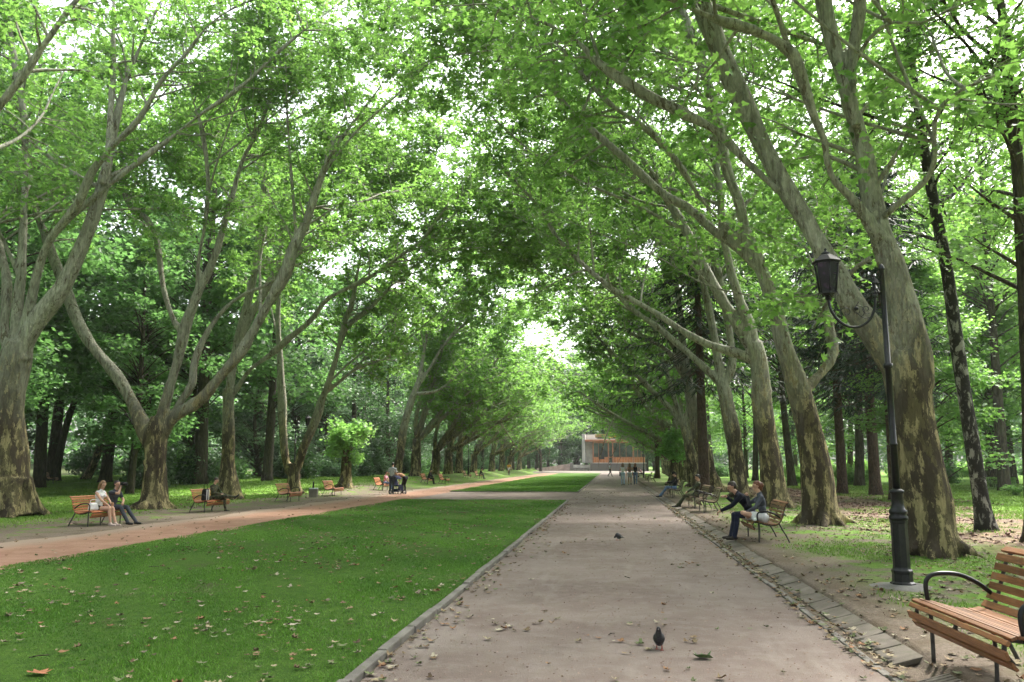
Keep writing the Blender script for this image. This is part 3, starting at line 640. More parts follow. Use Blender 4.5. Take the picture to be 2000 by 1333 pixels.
R4 = hero((1448, 974), 39.0, [
 ([(1448, 976, 40), (1438, 900, 36), (1430, 840, 35), (1416, 775, 34), (1409, 745, 30)], 0, None),
 ([(1415, 765, 20), (1393, 735, 20), (1345, 690, 17), (1315, 665, 15), (1285, 640, 14), (1230, 600, 11), (1170, 540, 8), (1110, 490, 4)], 1, .3),
 ([(1410, 750, 24), (1395, 660, 20), (1375, 560, 18), (1350, 470, 15), (1310, 380, 10), (1290, 310, 5)], 1, .3),
 ([(1414, 750, 22), (1430, 715, 21), (1425, 650, 18), (1400, 520, 15), (1385, 420, 10), (1370, 350, 5)], -1, .3),
], 'plane tree with a three-way fork atop its rough brown trunk, fourth on the right', 104, bridge=2, nauto=6, group=RG, per=16, size=.2)
R5 = hero((1395, 964), 47.5, [
 ([(1396, 965, 40), (1376, 886, 32), (1362, 836, 30), (1350, 775, 27), (1341, 734, 22)], 0, None),
 ([(1345, 755, 18), (1328, 700, 17), (1300, 650, 14), (1260, 600, 11), (1200, 540, 8), (1150, 480, 4)], 1, .3),
 ([(1345, 740, 18), (1335, 680, 17), (1328, 600, 14), (1310, 500, 11), (1285, 400, 5)], 0, .3),
 ([(1352, 765, 15), (1312, 695, 13), (1275, 668, 11), (1230, 650, 9), (1180, 600, 4)], -1, .3),
], 'dark bulky plane tree behind the empty bench of the pair on the right', 105, bridge=2, nauto=5, group=RG, per=15, size=.23, shape=LEAF_LO)
R6 = hero((1358, 950), 57.0, [
 ([(1360, 952, 30), (1348, 880, 24), (1335, 830, 22)], 0, None),
 ([(1338, 840, 16), (1310, 800, 14), (1280, 770, 12), (1250, 740, 10), (1205, 700, 8), (1150, 640, 4)], 1, .3),
 ([(1337, 835, 15), (1318, 780, 14), (1300, 720, 12), (1280, 650, 9), (1250, 560, 4)], 0, .3),
 ([(1337, 835, 13), (1345, 770, 12), (1330, 680, 9), (1320, 600, 4)], 0, .3),
], 'slender pale plane tree behind the bench of the reader in jeans', 106, bridge=2, nauto=4, group=RG, per=14, size=.26, shape=LEAF_LO)

L0 = hero((-330, 1075), 17.2, [
 ([(-340, 1075, 110), (-330, 950, 95), (-310, 800, 80), (-290, 640, 74)], 0, None),
 ([(-300, 660, 52), (-200, 480, 44), (-90, 310, 34), (0, 205, 26), (53, 137, 22), (95, 74, 19), (142, 10, 16), (210, -70, 11), (300, -150, 5)], .5, .4),
 ([(-290, 650, 46), (-280, 420, 38), (-220, 180, 28), (-160, -40, 16), (-120, -200, 6)], -.5, .35),
 ([(-295, 640, 40), (-400, 400, 30), (-520, 150, 14)], .5, .3),
], 'plane tree whose limb reaches in at the upper left corner', 201, nauto=2, per=10, size=.15, group=LG, inward=1, shape=LEAF_HI)
L1 = hero((22, 1014), 25.0, [
 ([(22, 1014, 112), (16, 950, 98), (14, 870, 86), (18, 780, 72), (30, 700, 76), (38, 668, 66)], 0, None),
 ([(36, 690, 50), (68, 632, 46), (121, 562, 42), (163, 473, 35), (194, 389, 31), (210, 315, 27), (226, 236, 23), (247, 158, 16), (284, 68, 12), (320, -10, 7)], 1, .35),
 ([(200, 360, 20), (212, 300, 20), (216, 210, 18), (222, 131, 15), (221, 42, 13), (225, -60, 7)], 1.0, .3),
 ([(44, 660, 26), (56, 610, 25), (74, 530, 24), (97, 470, 22), (152, 399, 19), (180, 336, 18), (215, 292, 17), (273, 231, 15), (315, 158, 13), (368, 100, 11), (404, 53, 9), (457, 16, 7), (540, -20, 4)], -1.8, .4),
 ([(130, 430, 16), (231, 347, 13), (315, 284, 12), (389, 226, 11), (473, 168, 10), (551, 95, 8), (651, 16, 5), (720, -30, 3)], 2.0, .3),
 ([(28, 680, 32), (34, 604, 30), (42, 525, 28), (46, 420, 24), (50, 315, 20), (46, 226, 17), (31, 131, 15), (18, 53, 12), (0, -30, 7)], .5, .35),
 ([(14, 690, 26), (8, 640, 26), (13, 551, 25), (-5, 470, 22), (-40, 350, 16), (-60, 230, 8)], .8, .35),
 ([(38, 545, 14), (20, 500, 13), (0, 455, 12), (-25, 400, 8)], -.6, .3),
], 'massive plane tree with a dark lower trunk at the left edge', 202, nauto=6, size=.165, group=LG, inward=1, side=24, per=19)
L2 = hero((302, 1000), 29.0, [
 ([(302, 1002, 68), (305, 930, 52), (307, 870, 50), (309, 842, 52), (312, 815, 44)], 0, None),
 ([(302, 875, 40), (284, 842, 37), (258, 787, 31), (225, 731, 34), (180, 677, 31), (148, 620, 28), (128, 565, 26), (110, 520, 24), (89, 462, 22), (68, 410, 18), (50, 330, 12), (40, 260, 6)], .8, .45),
 ([(312, 840, 34), (322, 790, 28), (332, 752, 26), (349, 694, 25), (361, 640, 27), (376, 600, 26), (389, 567, 24), (420, 499, 22), (452, 389, 19), (473, 315, 17), (504, 257, 14), (530, 184, 11), (557, 105, 7)], 0, .4),
 ([(360, 650, 18), (341, 630, 18), (320, 567, 18), (306, 473, 19), (287, 428, 18), (263, 412, 17), (241, 368, 14), (236, 284, 12), (225, 200, 7)], 1.5, .35),
 ([(386, 580, 15), (388, 509, 15), (399, 446, 14), (406, 380, 14), (405, 326, 13), (394, 252, 12), (378, 200, 10), (362, 131, 7), (355, 60, 4)], -1.5, .35),
 ([(318, 850, 32), (345, 812, 28), (394, 780, 25), (431, 735, 23), (469, 690, 22), (500, 637, 23), (525, 590, 25), (557, 536, 26), (572, 488, 24), (597, 436, 20), (620, 368, 16), (646, 294, 12), (677, 220, 7)], -1.2, .4),
 ([(322, 830, 16), (352, 786, 15), (375, 750, 15), (380, 705, 14), (405, 649, 13), (442, 600, 12), (483, 572, 12), (530, 551, 12), (575, 500, 10), (640, 470, 8), (720, 450, 4)], 1.5, .4),
 ([(596, 450, 15), (616, 368, 13), (652, 294, 11), (705, 220, 7), (760, 150, 4)], -1, .2),
], 'plane tree forking low into wide limbs behind the left benches', 203, bridge=2, nauto=4, group=LG, inward=1, side=20, per=17)
L3 = hero((446, 977), 37.5, [
 ([(446, 978, 46), (445, 920, 31), (446, 862, 28), (446, 800, 31), (447, 760, 32)], 0, None),
 ([(447, 775, 24), (456, 712, 26), (468, 655, 27), (483, 593, 22), (499, 525, 16), (505, 473, 15), (515, 368, 13), (520, 236, 9), (530, 150, 4)], 0, .4),
 ([(450, 775, 18), (463, 760, 18), (487, 724, 17), (532, 690, 16), (562, 664, 15), (607, 626, 14), (642, 583, 13), (715, 546, 12), (784, 499, 10), (826, 467, 8), (873, 404, 6), (926, 362, 3)], -1, .35),
 ([(452, 700, 18), (500, 600, 17), (545, 520, 15), (590, 430, 12), (630, 330, 9), (660, 250, 5)], 1.5, .3),
], 'plane tree with a yellow-scarred trunk behind the crossed-leg sitter', 204, bridge=3, nauto=4, group=LG, inward=1, per=16, size=.2)
L4 = hero((575, 962), 44.5, [
 ([(574, 963, 36), (574, 930, 32), (573, 905, 32)], 0, None),
 ([(565, 925, 22), (556, 886, 20), (552, 832, 18), (551, 778, 17), (549, 740, 15), (547, 694, 14), (543, 630, 14), (547, 525, 13), (549, 446, 11), (555, 370, 8), (570, 280, 4)], 0, .35),
 ([(578, 925, 20), (592, 877, 21), (606, 846, 22), (619, 814, 21), (628, 783, 19), (641, 750, 15), (658, 694, 14), (671, 637, 13), (688, 590, 11), (697, 540, 8), (710, 473, 4)], -.5, .35),
 ([(636, 765, 10), (649, 757, 10), (675, 735, 9), (705, 716, 8), (740, 705, 5), (800, 690, 3)], -1, .2),
 ([(660, 690, 10), (679, 641, 10), (721, 604, 9), (773, 551, 8), (836, 499, 6), (900, 440, 3)], -.5, .25),
], 'plane tree with two stems parting near the ground behind the left lamp post', 205, bridge=2, nauto=5, group=LG, inward=1, per=15, size=.23, shape=LEAF_LO)
L6 = hero((777, 927), 66.0, [
 ([(776, 928, 21), (786, 850, 18), (802, 787, 16), (816, 750, 15)], 0, None),
 ([(814, 760, 12), (826, 700, 11), (831, 670, 9), (842, 600, 7), (850, 540, 3)], 0, .2),
 ([(815, 755, 11), (840, 718, 10), (866, 675, 8), (900, 640, 6), (960, 600, 3)], 0, .2),
 ([(812, 770, 9), (850, 765, 8), (880, 745, 6), (930, 700, 3)], 0, .2),
], 'tall bare pale-barked plane tree leaning behind the pushchair group', 206, bridge=2, nauto=4, group=LG, inward=1, per=13, size=.27, shape=LEAF_LO)

PV = [plane_variant('plane_tree', 31, 2.6, 5, 20, .7), plane_variant('plane_tree', 32, 3.2, 5, 21, .6), plane_variant('plane_tree', 33, 2.3, 5, 19, .75)]
pv_used = [0, 0, 0]
def put(proto, used, idx, x, y, rz, s, label, group=None, cat='tree', z=None):
    o = proto[idx] if not used[idx] else copy_tree(proto[idx]); used[idx] = 1
    o.location = (x, y, (hzf(x, y) if z is None else z)); o.rotation_euler[2] = rz; o.scale = (s, s, s)
    if 'group' in o: del o['group']
    tag(o, label, cat, group); return o
rowR = [(66, 6.4), (74, 6.4), (83, 6.8), (91, 6.8), (100, 7.3), (109, 7.6), (119, 8.0), (130, 8.4), (142, 8.8)]
for i, (y, x) in enumerate(rowR):
    put(PV, pv_used, i % 3, x, y, PI + random.uniform(-.4, .4), (1.04 if i < 3 else .96), 'distant plane tree of the right row, %s beyond the bright green pollard' % ORD[i], RG)
rowL = [(73.5, 810), (82, 849), (88, 874), (95, 895), (106, 925), (120, 960), (130, 979), (140, 995), (154, 1014)]
for i, (y, px) in enumerate(rowL):
    q = atY(px, HOR, y)
    put(PV, pv_used, (i + 1) % 3, q[0], y, random.uniform(-.4, .4), (1.06 if i < 3 else 1.0), 'distant plane tree of the left row, %s to the right of the pushchair group' % ORD[i], LG)

HV = plane_variant('plane_tree', 36, 9.5, 6, 15, .25, .45, size=.18, per=15, sp2=.4, shape=LEAF_MID, low=.3); hv_used = [0]  # high-crowned planes added outside the view to shade the near path
for x, y, rz, lab in ((11.5, 3.5, 2.4, 'unseen tall plane tree added for shade right of the near bench'), (15.5, 9, 1.2, 'unseen tall plane tree added for shade farther right of the near bench'), (6.8, -5.5, PI, 'unseen tall plane tree added for shade close behind the camera on the right'), (-14.5, 5.0, .4, 'unseen tall plane tree added for shade left of the camera'), (-8, -7, .2, 'unseen tall plane tree added for shade close behind the camera on the left'), (1, -13, 1, 'unseen tall plane tree added for shade well behind the camera'), (-14, -9, 1, 'unseen tall plane tree added for shade far behind the camera on the left'), (11, -12, 2, 'unseen tall plane tree added for shade far behind the camera on the right'), (-5, -20, 3, 'unseen tall plane tree added for shade farthest behind the camera')):
    put([HV], hv_used, 0, x, y, rz, 1.0, lab, 'unseen plane trees added for shade around the camera')
# ------------------------------------------------------------------ the woods on both sides
WV = [wood_variant('woodland_tree', 51, 19, 3.0, 5.0, n=13000), wood_variant('woodland_tree', 52, 22, 5.0, 5.5, .34, n=15000), wood_variant('woodland_tree', 53, 16, 1.6, 4.6, .24, n=13000, size=.27, lean=(.08, 0)),
      wood_variant('woodland_tree', 54, 20, 2.0, 5.0, .3, leafm='leaf_dark', n=15000, size=.26), wood_variant('woodland_tree', 55, 12, .9, 3.8, .2, leafm='leaf_silver', n=13000, size=.24, clumps=80)]
wv_used = [0] * 5
kinds = ['broad green', 'tall open', 'leaning bushy', 'dark dense', 'pale silvery']
# left woods (x, y, kind, scale)
LW = [(-28, 54, 1, 1.35), (-33, 62, 1, 1.4), (-30, 76, 1, 1.4), (-37, 50, 1, 1.15), (-33, 28, 1, 1.2), (-25, 58, 1, 1.1), (-36, 42, 0, 1.2), (-42, 58, 1, 1.25), (-27, 25, 1, 1.1), (-34, 19, 1, 1.1), (-31, 36, 1, 1.15), (-40, 24, 0, 1.1), (-46, 28, 1, 1.2), (-27, 44, 0, .8), (-31, 53, 2, .9), (-38, 47, 1, 1), (-36, 62, 0, 1), (-45, 55, 3, 1), (-29, 66, 4, 1.05), (-33, 74, 3, 1), (-26, 72, 4, .9), (-42, 70, 1, 1.1), (-25.5, 80, 3, 1), (-31, 84, 4, 1), (-37, 88, 1, 1.1), (-25, 91, 3, 1),
      (-30, 97, 0, 1.1), (-24.5, 102, 4, .8), (-36, 104, 3, 1.1), (-26, 112, 3, 1), (-32, 118, 1, 1.1), (-24, 124, 0, .9), (-28, 132, 3, 1), (-22, 140, 3, .9), (-33, 140, 1, 1.1), (-50, 64, 1, 1), (-54, 44, 0, 1), (-48, 36, 2, 1), (-58, 54, 3, 1.1), (-44, 82, 3, 1.1), (-52, 92, 1, 1.2),
      (-46, 104, 0, 1.2), (-62, 72, 1, 1.2), (-64, 40, 3, 1.1), (-30, 34, 2, .75), (-40, 30, 0, .9)]
LW.sort(key=lambda t: math.atan2(t[0], t[1]))
for i, (x, y, k, s) in enumerate(LW):
    put(WV, wv_used, k, x, y, random.uniform(0, 6.28), s, '%s woodland tree, %s from the left in the left woods' % (kinds[k], ORD[i] if i < 30 else 'number %d' % (i + 1)), 'trees of the woods on the left')
EW = [(-8, 199, 3, 1.2), (-2, 200, 3, 1.3), (4, 201, 3, 1.2), (10, 200, 3, 1.3), (-15, 196, 3, 1.3), (-11, 184, 3, .9), (-17, 186, 0, 1), (13, 176, 3, 1), (-16, 178, 3, 1), (-22, 170, 0, 1), (-12, 190, 1, 1.1), (-6, 196, 3, 1.2), (1, 194, 0, 1.1), (8, 192, 3, 1.2), (14, 186, 1, 1.1), (-19, 160, 3, .9), (-14, 164, 1, .9), (-26, 156, 3, 1), (20, 178, 0, 1.1), (-9, 206, 1, 1.3), (3, 206, 1, 1.3), (-20, 200, 1, 1.3)]
EW.sort(key=lambda t: math.atan2(t[0], t[1]))
for i, (x, y, k, s) in enumerate(EW):
    put(WV, wv_used, k, x, y, random.uniform(0, 6.28), s, '%s tree at the far end of the avenue, %s from the left' % (kinds[k], ORD[i]), 'trees at the end of the avenue')
WB = [wood_variant('woodland_tree', 61, 17, 2.2, 5.0, .26, leafm='leaf_plane', n=16000, size=.25), wood_variant('woodland_tree', 62, 21, 6.5, 5.2, .28, leafm='leaf_plane', n=16000, size=.27)]
wb_used = [0, 0]
RW = [(22, 50, 1, 1.15), (17, 60, 1, 1.15), (12.5, 60, 1, 1.05), (27, 60, 0, 1.2), (13.5, 37, 0, .6), (24, 56, 0, .8), (13, 78, 1, 1), (20, 70, 0, .9), (28, 66, 1, 1), (36, 58, 0, 1), (15, 96, 0, 1), (24, 88, 1, 1.1), (34, 80, 0, 1.1), (14, 118, 1, 1.1), (24, 112, 0, 1.1), (36, 102, 1, 1.2), (44, 70, 1, 1.1), (46, 52, 0, 1.1), (14, 140, 0, 1.1), (24, 136, 1, 1.1), (52, 90, 0, 1.2), (19, 84, 1, 1.2), (29, 76, 1, 1.25), (50, 60, 1, 1.3)]
RW.sort(key=lambda t: math.atan2(t[0], t[1]))
for i, (x, y, k, s) in enumerate(RW):
    put(WB, wb_used, k, x, y, random.uniform(0, 6.28), s, '%s tree of the right woods, %s from the left' % (['low-branched bright green', 'high-crowned bright green'][k], ORD[i]), 'trees of the woods on the right')
# straight conifer trunks standing in the old leaves on the right, and the dark boughs over the avenue
SV = [spruce_variant('spruce_tree', 71, 19, 5.0, 3.0, .26), spruce_variant('spruce_tree', 72, 21, 7.0, 3.2, .3)]
sv_used = [0, 0]
SP = [(1643, 966, 44, 0, 'slim conifer trunk just right of the leaning plane behind the couple'), (1707, 968, 43, 1, 'straight conifer trunk midway between the two nearest right planes'), (1745, 978, 37, 0, 'dark conifer trunk hidden partly behind the near lamp post'),
      (1590, 935, 78, 0, 'far thin conifer behind the right row on the bright lawn')]
for px, py, y, k, lab in SP:
    q = atY(px, HOR, y); put(SV, sv_used, k, q[0], y, random.uniform(0, 6), 1, lab, 'conifers on the right')
put(SV, sv_used, 1, atY(1262, HOR, 92)[0] + 1.2, 92, 1, .95, 'dark drooping conifer overhanging the avenue in front of the kiosk', 'conifers on the right')
lowsp = spruce_variant('spruce_tree', 73, 20, 6.6, 5.6, .3, 34)
lowsp.location = (atY(1374, HOR, 44)[0], 44, .1); tag(lowsp, 'conifer with black-green hanging boughs and a reddish trunk behind the right row', 'tree', 'conifers on the right')
# birch and the dark trunk at the right edge
def single(name, trs, Y, bark, leafm, label, seed, nauto=4, per=10, size=.12, shape=LEAF_MID, start=.45, group=None, len2=(1.2, 2.6)):
    rng = np.random.default_rng(seed); L = np.array(limb3(trs, Y, 0)); b = L[0, :3].copy(); zb = hzf(b[0], Y); L[0, 2] += zb - .1 - b[2]; base = np.array([b[0], Y, zb])
    wood, leaf = MB(), MB(); S = spline(L, .3); tube(wood, S[:, :3], S[:, 3], 14, 0, .06, seed, (.3, .3)); grow(wood, leaf, S[:, :3], S[:, 3], rng, start, .4, len2, per=per, size=size, shape=shape)
    for k in range(nauto):
        i = int(len(S) * rng.uniform(.45, .9)); A = auto_limb(S[i, :3], (rng.normal(0, 1), rng.normal(0, 1), .6), rng.uniform(3, 6), S[i, 3] * .5, rng); Q = spline(A, .4)
        tube(wood, Q[:, :3], Q[:, 3], 6); grow(wood, leaf, Q[:, :3], Q[:, 3], rng, .1, .4, len2, per=per, size=size, shape=shape)
    root = empty(name, base, 0, label, 'tree', group); finish_tree(root, base, wood, leaf, M[bark], M[leafm]); return root
single('birch_tree', [(1925, 1022, 42), (1912, 950, 34), (1893, 830, 32), (1870, 680, 30), (1850, 530, 27), (1825, 400, 25), (1800, 260, 22), (1780, 120, 18), (1762, 0, 14), (1740, -150, 8)], 20.5, 'bark_birch', 'leaf_plane', 'birch with flecked black and white bark beside the big right plane', 301, nauto=7, per=12, size=.13)
single('woodland_tree', [(2030, 1050, 60), (2015, 800, 40), (2005, 600, 34), (1992, 380, 30), (1980, 250, 26), (1960, 60, 20), (1940, -150, 12)], 18.0, 'bark_dark', 'leaf_plane', 'dark upright trunk cut by the right edge of the picture', 302, nauto=11, per=14, size=.14, start=.35)
single('woodland_tree', [(165, 952, 22), (185, 900, 20), (215, 820, 18), (240, 740, 15), (262, 650, 12), (280, 560, 8), (290, 480, 4)], 60, 'bark_plane', 'leaf_wood', 'pale smooth trunk leaning right behind the camera man', 303, size=.24, shape=LEAF_LO, len2=(1.5, 3), group=None)
single('woodland_tree', [(205, 948, 30), (215, 860, 26), (224, 780, 22), (232, 680, 18), (236, 560, 12), (230, 440, 6)], 56, 'bark_dark', 'leaf_wood', 'dark upright trunk beside the pale leaning one on the left', 304, size=.24, shape=LEAF_LO, len2=(1.5, 3))
single('woodland_tree', [(108, 955, 20), (118, 880, 18), (140, 800, 16), (180, 700, 12), (215, 600, 7)], 58, 'bark_dark', 'leaf_wood', 'dark trunk bending right behind the left bench', 305, size=.24, shape=LEAF_LO, len2=(1.5, 3))
single('woodland_tree', [(688, 850, 22), (686, 790, 20), (682, 740, 19), (676, 660, 16), (668, 540, 10)], 85, 'bark_dark', 'leaf_dark', 'straight grey trunk rising above the bright green pollard on the left', 306, size=.26, shape=LEAF_LO, len2=(1.5, 3)) if False else None
# pollards: a short stout trunk with a ball of fresh bright leaves
def pollard(px, Y, label, seed, hb=1.7, rx=1.5, rz=1.3, cx=.15):
    rng = np.random.default_rng(seed); q = atY(px, HOR, Y); b = np.array([q[0], Y, hzf(q[0], Y)]); wood, leaf = MB(), MB()
    P = spline(np.array([[0, 0, -.1, .42], [.02, 0, .6, .34], [.05, 0, hb, .3]]), .2); tube(wood, P[:, :3], P[:, 3], 16, 0, .09, seed, (.7, .35))
    k = 34; cs = unit(rng.normal(0, 1, (k, 3))) * rng.uniform(.4, .95, (k, 1)) * np.array([rx, rx, rz]) + np.array([cx, 0, hb + rz * .75])
    X = np.array([[[.05, 0, hb - .2], [c[0] * .5, c[1] * .5, (c[2] + hb) / 2], c] for c in cs]); multi_tube(wood, X, np.broadcast_to(np.array([.05, .025, .008])[None, :], (k, 3)), 5)
    n = 2600; i = rng.integers(0, k, n); off = rng.normal(0, .27, (n, 3)) * np.array([1, 1, .7]); leaves(leaf, cs[i] + off, .2, rng, LEAF_HI, .6, clump=rng.normal(0, .2, k)[i], D=unit(off) * .6)
    root = empty('pollard_tree', b, 0, label, 'tree'); finish_tree(root, (0, 0, 0), wood, leaf, M['bark_plane'], M['leaf_bright']); return root
pollard(675, 51, 'short pollard with a round head of bright leaves right of the litter bin', 401, 2.0, 1.65, 1.5)
pollard(1315, 63, 'short pollard with fresh bright leaves among the right row trunks', 402, 1.9, 1.3, 1.2)
# shrubs at the edge of the woods
BV = [bush_variant('bush', 81, 1.5, 1.2, 'leaf_wood', 3200, .16), bush_variant('bush', 82, 1.3, 1.5, 'leaf_dark', 3000, .16), bush_variant('bush', 83, 1.4, 1.6, 'leaf_silver', 3200, .17), bush_variant('bush', 84, 1.3, 1.1, 'leaf_plane', 3000, .15)]
bv_used = [0] * 4; rb = random.Random(5); BS = []
for i in range(46):
    y = 50 + i * 2.1; BS.append((-22.5 - rb.uniform(0, 5) - (4 if y < 62 else 0), y, rb.choice([0, 1, 2, 1, 2]), rb.uniform(.8, 1.5)))
for i in range(14): BS.append((-44 - rb.uniform(0, 12), 34 + i * 4, rb.choice([0, 1]), rb.uniform(.9, 1.6)))
for i in range(24): BS.append((12 + rb.uniform(0, 34), 62 + i * 3.2 - rb.uniform(0, 8), rb.choice([0, 3, 3]), rb.uniform(.9, 1.6)))
for i in range(9): BS.append((26 + i * 2.6 + rb.uniform(0, 2), 50 - i * 2.5, rb.choice([0, 1, 3]), rb.uniform(.8, 1.3)))
for i in range(7): BS.append((-30 + i * 1.8, 172 + rb.uniform(-3, 3), rb.choice([1, 0]), rb.uniform(1, 1.5)))
BS.sort(key=lambda t: math.atan2(t[0], t[1]))
bn = ['mid green', 'dark green', 'pale silvery', 'light green']
cntb = {}
for x, y, k, s in BS:
    side = 'left' if x < -10 and y < 160 else ('right' if x > 0 else 'far end'); key = (side, k); cntb[key] = cntb.get(key, 0) + 1; i = cntb[key]
    put(BV, bv_used, k, x, y, rb.uniform(0, 6), s, '%s bush, %s of its colour from the left at the %s woods edge' % (bn[k], ORD[i - 1] if i <= 30 else 'number %d' % i, side), 'bushes at the edge of the woods', 'bush')
# far-off woods that read as one mass, all round
def far_woods():
    rng = np.random.default_rng(9); leaf = MB(); n = 220000
    a = rng.uniform(-2.1, 2.1, n); Rr = rng.uniform(0, 1, n)
    cx, cy = -2.0, 90.0; r = 78 + 34 * Rr; ang = rng.uniform(0, 2 * PI, n)
    x = cx + np.cos(ang) * r * .95; y = cy + np.sin(ang) * (r + 62)
    hh = 20 + 4 * np.sin(ang * 9) + 3 * np.sin(ang * 23 + 1); z = hh * rng.uniform(0, 1, n) ** .8
    k = 1.6; P = np.column_stack([x + np.sin(z * 1.3 + x * .5) * k, y + np.cos(z * 1.1 + y * .4) * k, z + hz(x, y)])
    m = P[:, 1] > -30
    leaves(leaf, P[m], 1.15, rng, LEAF_MID, .6, clump=.25 * np.sin(x[m] * .9 + z[m]) * np.cos(y[m] * .7))
    o = leaf.build('woods', M['leaf_wood'], tint=True); tag(o, 'far-off woods closing the view behind the nearer trees', 'woods', kind='stuff')
far_woods()
# ------------------------------------------------------------------ benches
def m_wood(name, a, b, rough=.5):
    t = NT(name); v = t.coord((14, 1.2, 14)); n1 = t.noise(v, 3, 6, .7, 1.5); n2 = t.noise(t.coord((1, 1, 1)), 5, 3); oi = t.n('TexVoronoi'); t.put(oi.inputs['Vector'], t.coord((16, .01, 16))); oi.inputs['Scale'].default_value = 1
    c = t.mix(t.ramp(n1, .3, .7), a, b); c = t.mix(t.math('MULTIPLY', t.ramp(oi.outputs['Color'], .3, .8), .45), c, tuple(x * .55 for x in a)); c = t.mix(t.math('MULTIPLY', t.ramp(n2, .6, .75), .3), c, (.25, .2, .16))
    return t.done(c, rough, t.bump(n1, .25, .004), spec=.4)
M['wood_orange'] = m_wood('wood_orange', (.25, .075, .028), (.42, .15, .055)); M['wood_brown'] = m_wood('wood_brown', (.12, .048, .02), (.27, .12, .048), .5)
M['wood_dark'] = m_wood('wood_dark', (.10, .06, .035), (.24, .16, .10))
M['iron'] = m_simple('iron', (.011, .011, .013), .38, .3, 25, .35, .5, .15); M['iron_worn'] = m_simple('iron_worn', (.05, .045, .042), .6, .4, 18, .2, .4, .2)
PROF = spline(np.array([(.325, .265), (.372, .33), (.378, .395), (.33, .452), (.22, .445), (.08, .405), (-.06, .385), (-.17, .405), (-.235, .48), (-.27, .58), (-.31, .70), (-.35, .81), (-.405, .862), (-.47, .862)]) @ np.array([[1, 0, 0], [0, 0, 1]]), .01)[:, [0, 2]]
def prof_at(s):
    d = np.concatenate([[0], np.cumsum(np.linalg.norm(np.diff(PROF, axis=0), axis=1))]); s = s * d[-1]
    x, z = np.interp(s, d, PROF[:, 0]), np.interp(s, d, PROF[:, 1]); e = .01
    x2, z2 = np.interp(s + e, d, PROF[:, 0]), np.interp(s + e, d, PROF[:, 1]); x1, z1 = np.interp(s - e, d, PROF[:, 0]), np.interp(s - e, d, PROF[:, 1])
    return x, z, math.atan2(z2 - z1, x2 - x1), d[-1]
def make_bench(wood, L=1.5):
    root = empty('park_bench', (0, 0, 0)); seat, back, fr = MB(), MB(), MB()
    tot = prof_at(0)[3]; rb = random.Random(3)
    def slat(mb, s, wd):
        x, z, a, _ = prof_at(s); rot = np.array(Matrix.Rotation(-a, 3, 'Y'))
        n = np.array([-math.sin(a), 0, math.cos(a)]); sgn = -1
        mb.box(np.array([x, rb.uniform(-.006, .006), z]) + sgn * n * .0, (wd, L + rb.uniform(-.01, .01), .022), rot, 0, bev=.004)
    s = .015
    while s < .99:
        wd = .056 if s < .11 or s > .5 else .036
        slat(seat if s < .505 else back, s, wd); s += (wd + (.022 if s > .5 or s < .11 else .012)) / tot
    seat.build('seat', wood, root); back.build('backrest', wood, root)
    for y in (-L / 2 + .09, 0, L / 2 - .09):
        P = np.array([(prof_at(q)[0] + .019 * math.sin(prof_at(q)[2]), y, prof_at(q)[1] - .019 * math.cos(prof_at(q)[2])) for q in np.linspace(0, 1, 30)]) if False else np.array([(PROF[i, 0], y, PROF[i, 1]) for i in range(0, len(PROF), 4)])
        T = np.gradient(P, axis=0); T /= np.linalg.norm(T, axis=1)[:, None]; N = np.column_stack([T[:, 2], T[:, 1] * 0, -T[:, 0]])
        side = np.where(N[:, 2:3] > 0, -1, 1); N = np.column_stack([T[:, 2], np.zeros(len(T)), -T[:, 0]]) 
        fr = MB(); tube(fr, P - N * .027, .016, 8); fr.build('rib', M['iron_worn'], root)
    for y in (-L / 2 + .05, L / 2 - .05):
        a = MB(); tube(a, spline(np.array([(.24, y, .42), (.255, y, .56), (.235, y, .63), (.16, y, .665), (.0, y, .66), (-.14, y, .60), (-.245, y, .52)]), .03), .018, 10); a.build('armrest', M['iron'], root)
        l = MB(); tube(l, spline(np.array([(.235, y, .43), (.23, y, .25), (.235, y, -.02)]), .06), .017, 8); l.build('leg', M['iron_worn'], root)
        l = MB(); tube(l, spline(np.array([(-.2, y, .42), (-.27, y, .28), (-.36, y, .12), (-.42, y, -.02)]), .06), .017, 8); l.build('leg', M['iron_worn'], root)
    l = MB(); tube(l, spline(np.array([(.1, 0, .40), (.09, 0, .2), (.1, 0, -.02)]), .08), .015, 8); tube(l, np.array([(.235, -L / 2 + .05, .14), (.235, L / 2 - .05, .14)]), .009, 6) if False else None; l.build('leg', M['iron_worn'], root)
    return root
bench_o = make_bench(M['wood_orange']); bench_b = make_bench(M['wood_brown']); bench_d = make_bench(M['wood_dark']); protos = {'o': [bench_o, 0], 'b': [bench_b, 0], 'd': [bench_d, 0]}
def bench(kind, x, y, rz, label, group):
    p = protos[kind]; o = p[0] if not p[1] else copy_tree(p[0]); p[1] = 1
    o.location = (x, y, hzf(x, y)); o.rotation_euler[2] = rz; tag(o, label, 'bench', group)
    if y > 10: o.scale = (.9, .95, .9)
    else: o.scale = (1, 1, 1)
    return o
GBR, GBL = 'benches along the right of the avenue', 'benches along the left path'
bench('b', 2.76, 6.42, PI + .05, 'empty varnished slat bench cut off at the lower right corner', GBR)
bench('b', 3.08, 17.75, PI, 'slat bench with the couple eating on it', GBR)
bench('d', 3.08, 27.6, PI, 'empty dark slat bench next to the lounging man in dark clothes', GBR)
bench('d', 3.02, 30.4, PI + .06, 'dark slat bench with the lounging man in dark clothes', GBR)
bench('d', 2.95, 39.6, PI, 'slat bench with the reader in jeans', GBR)
bench('d', 3.0, 43.6, PI, 'slat bench just beyond the reader in jeans', GBR)
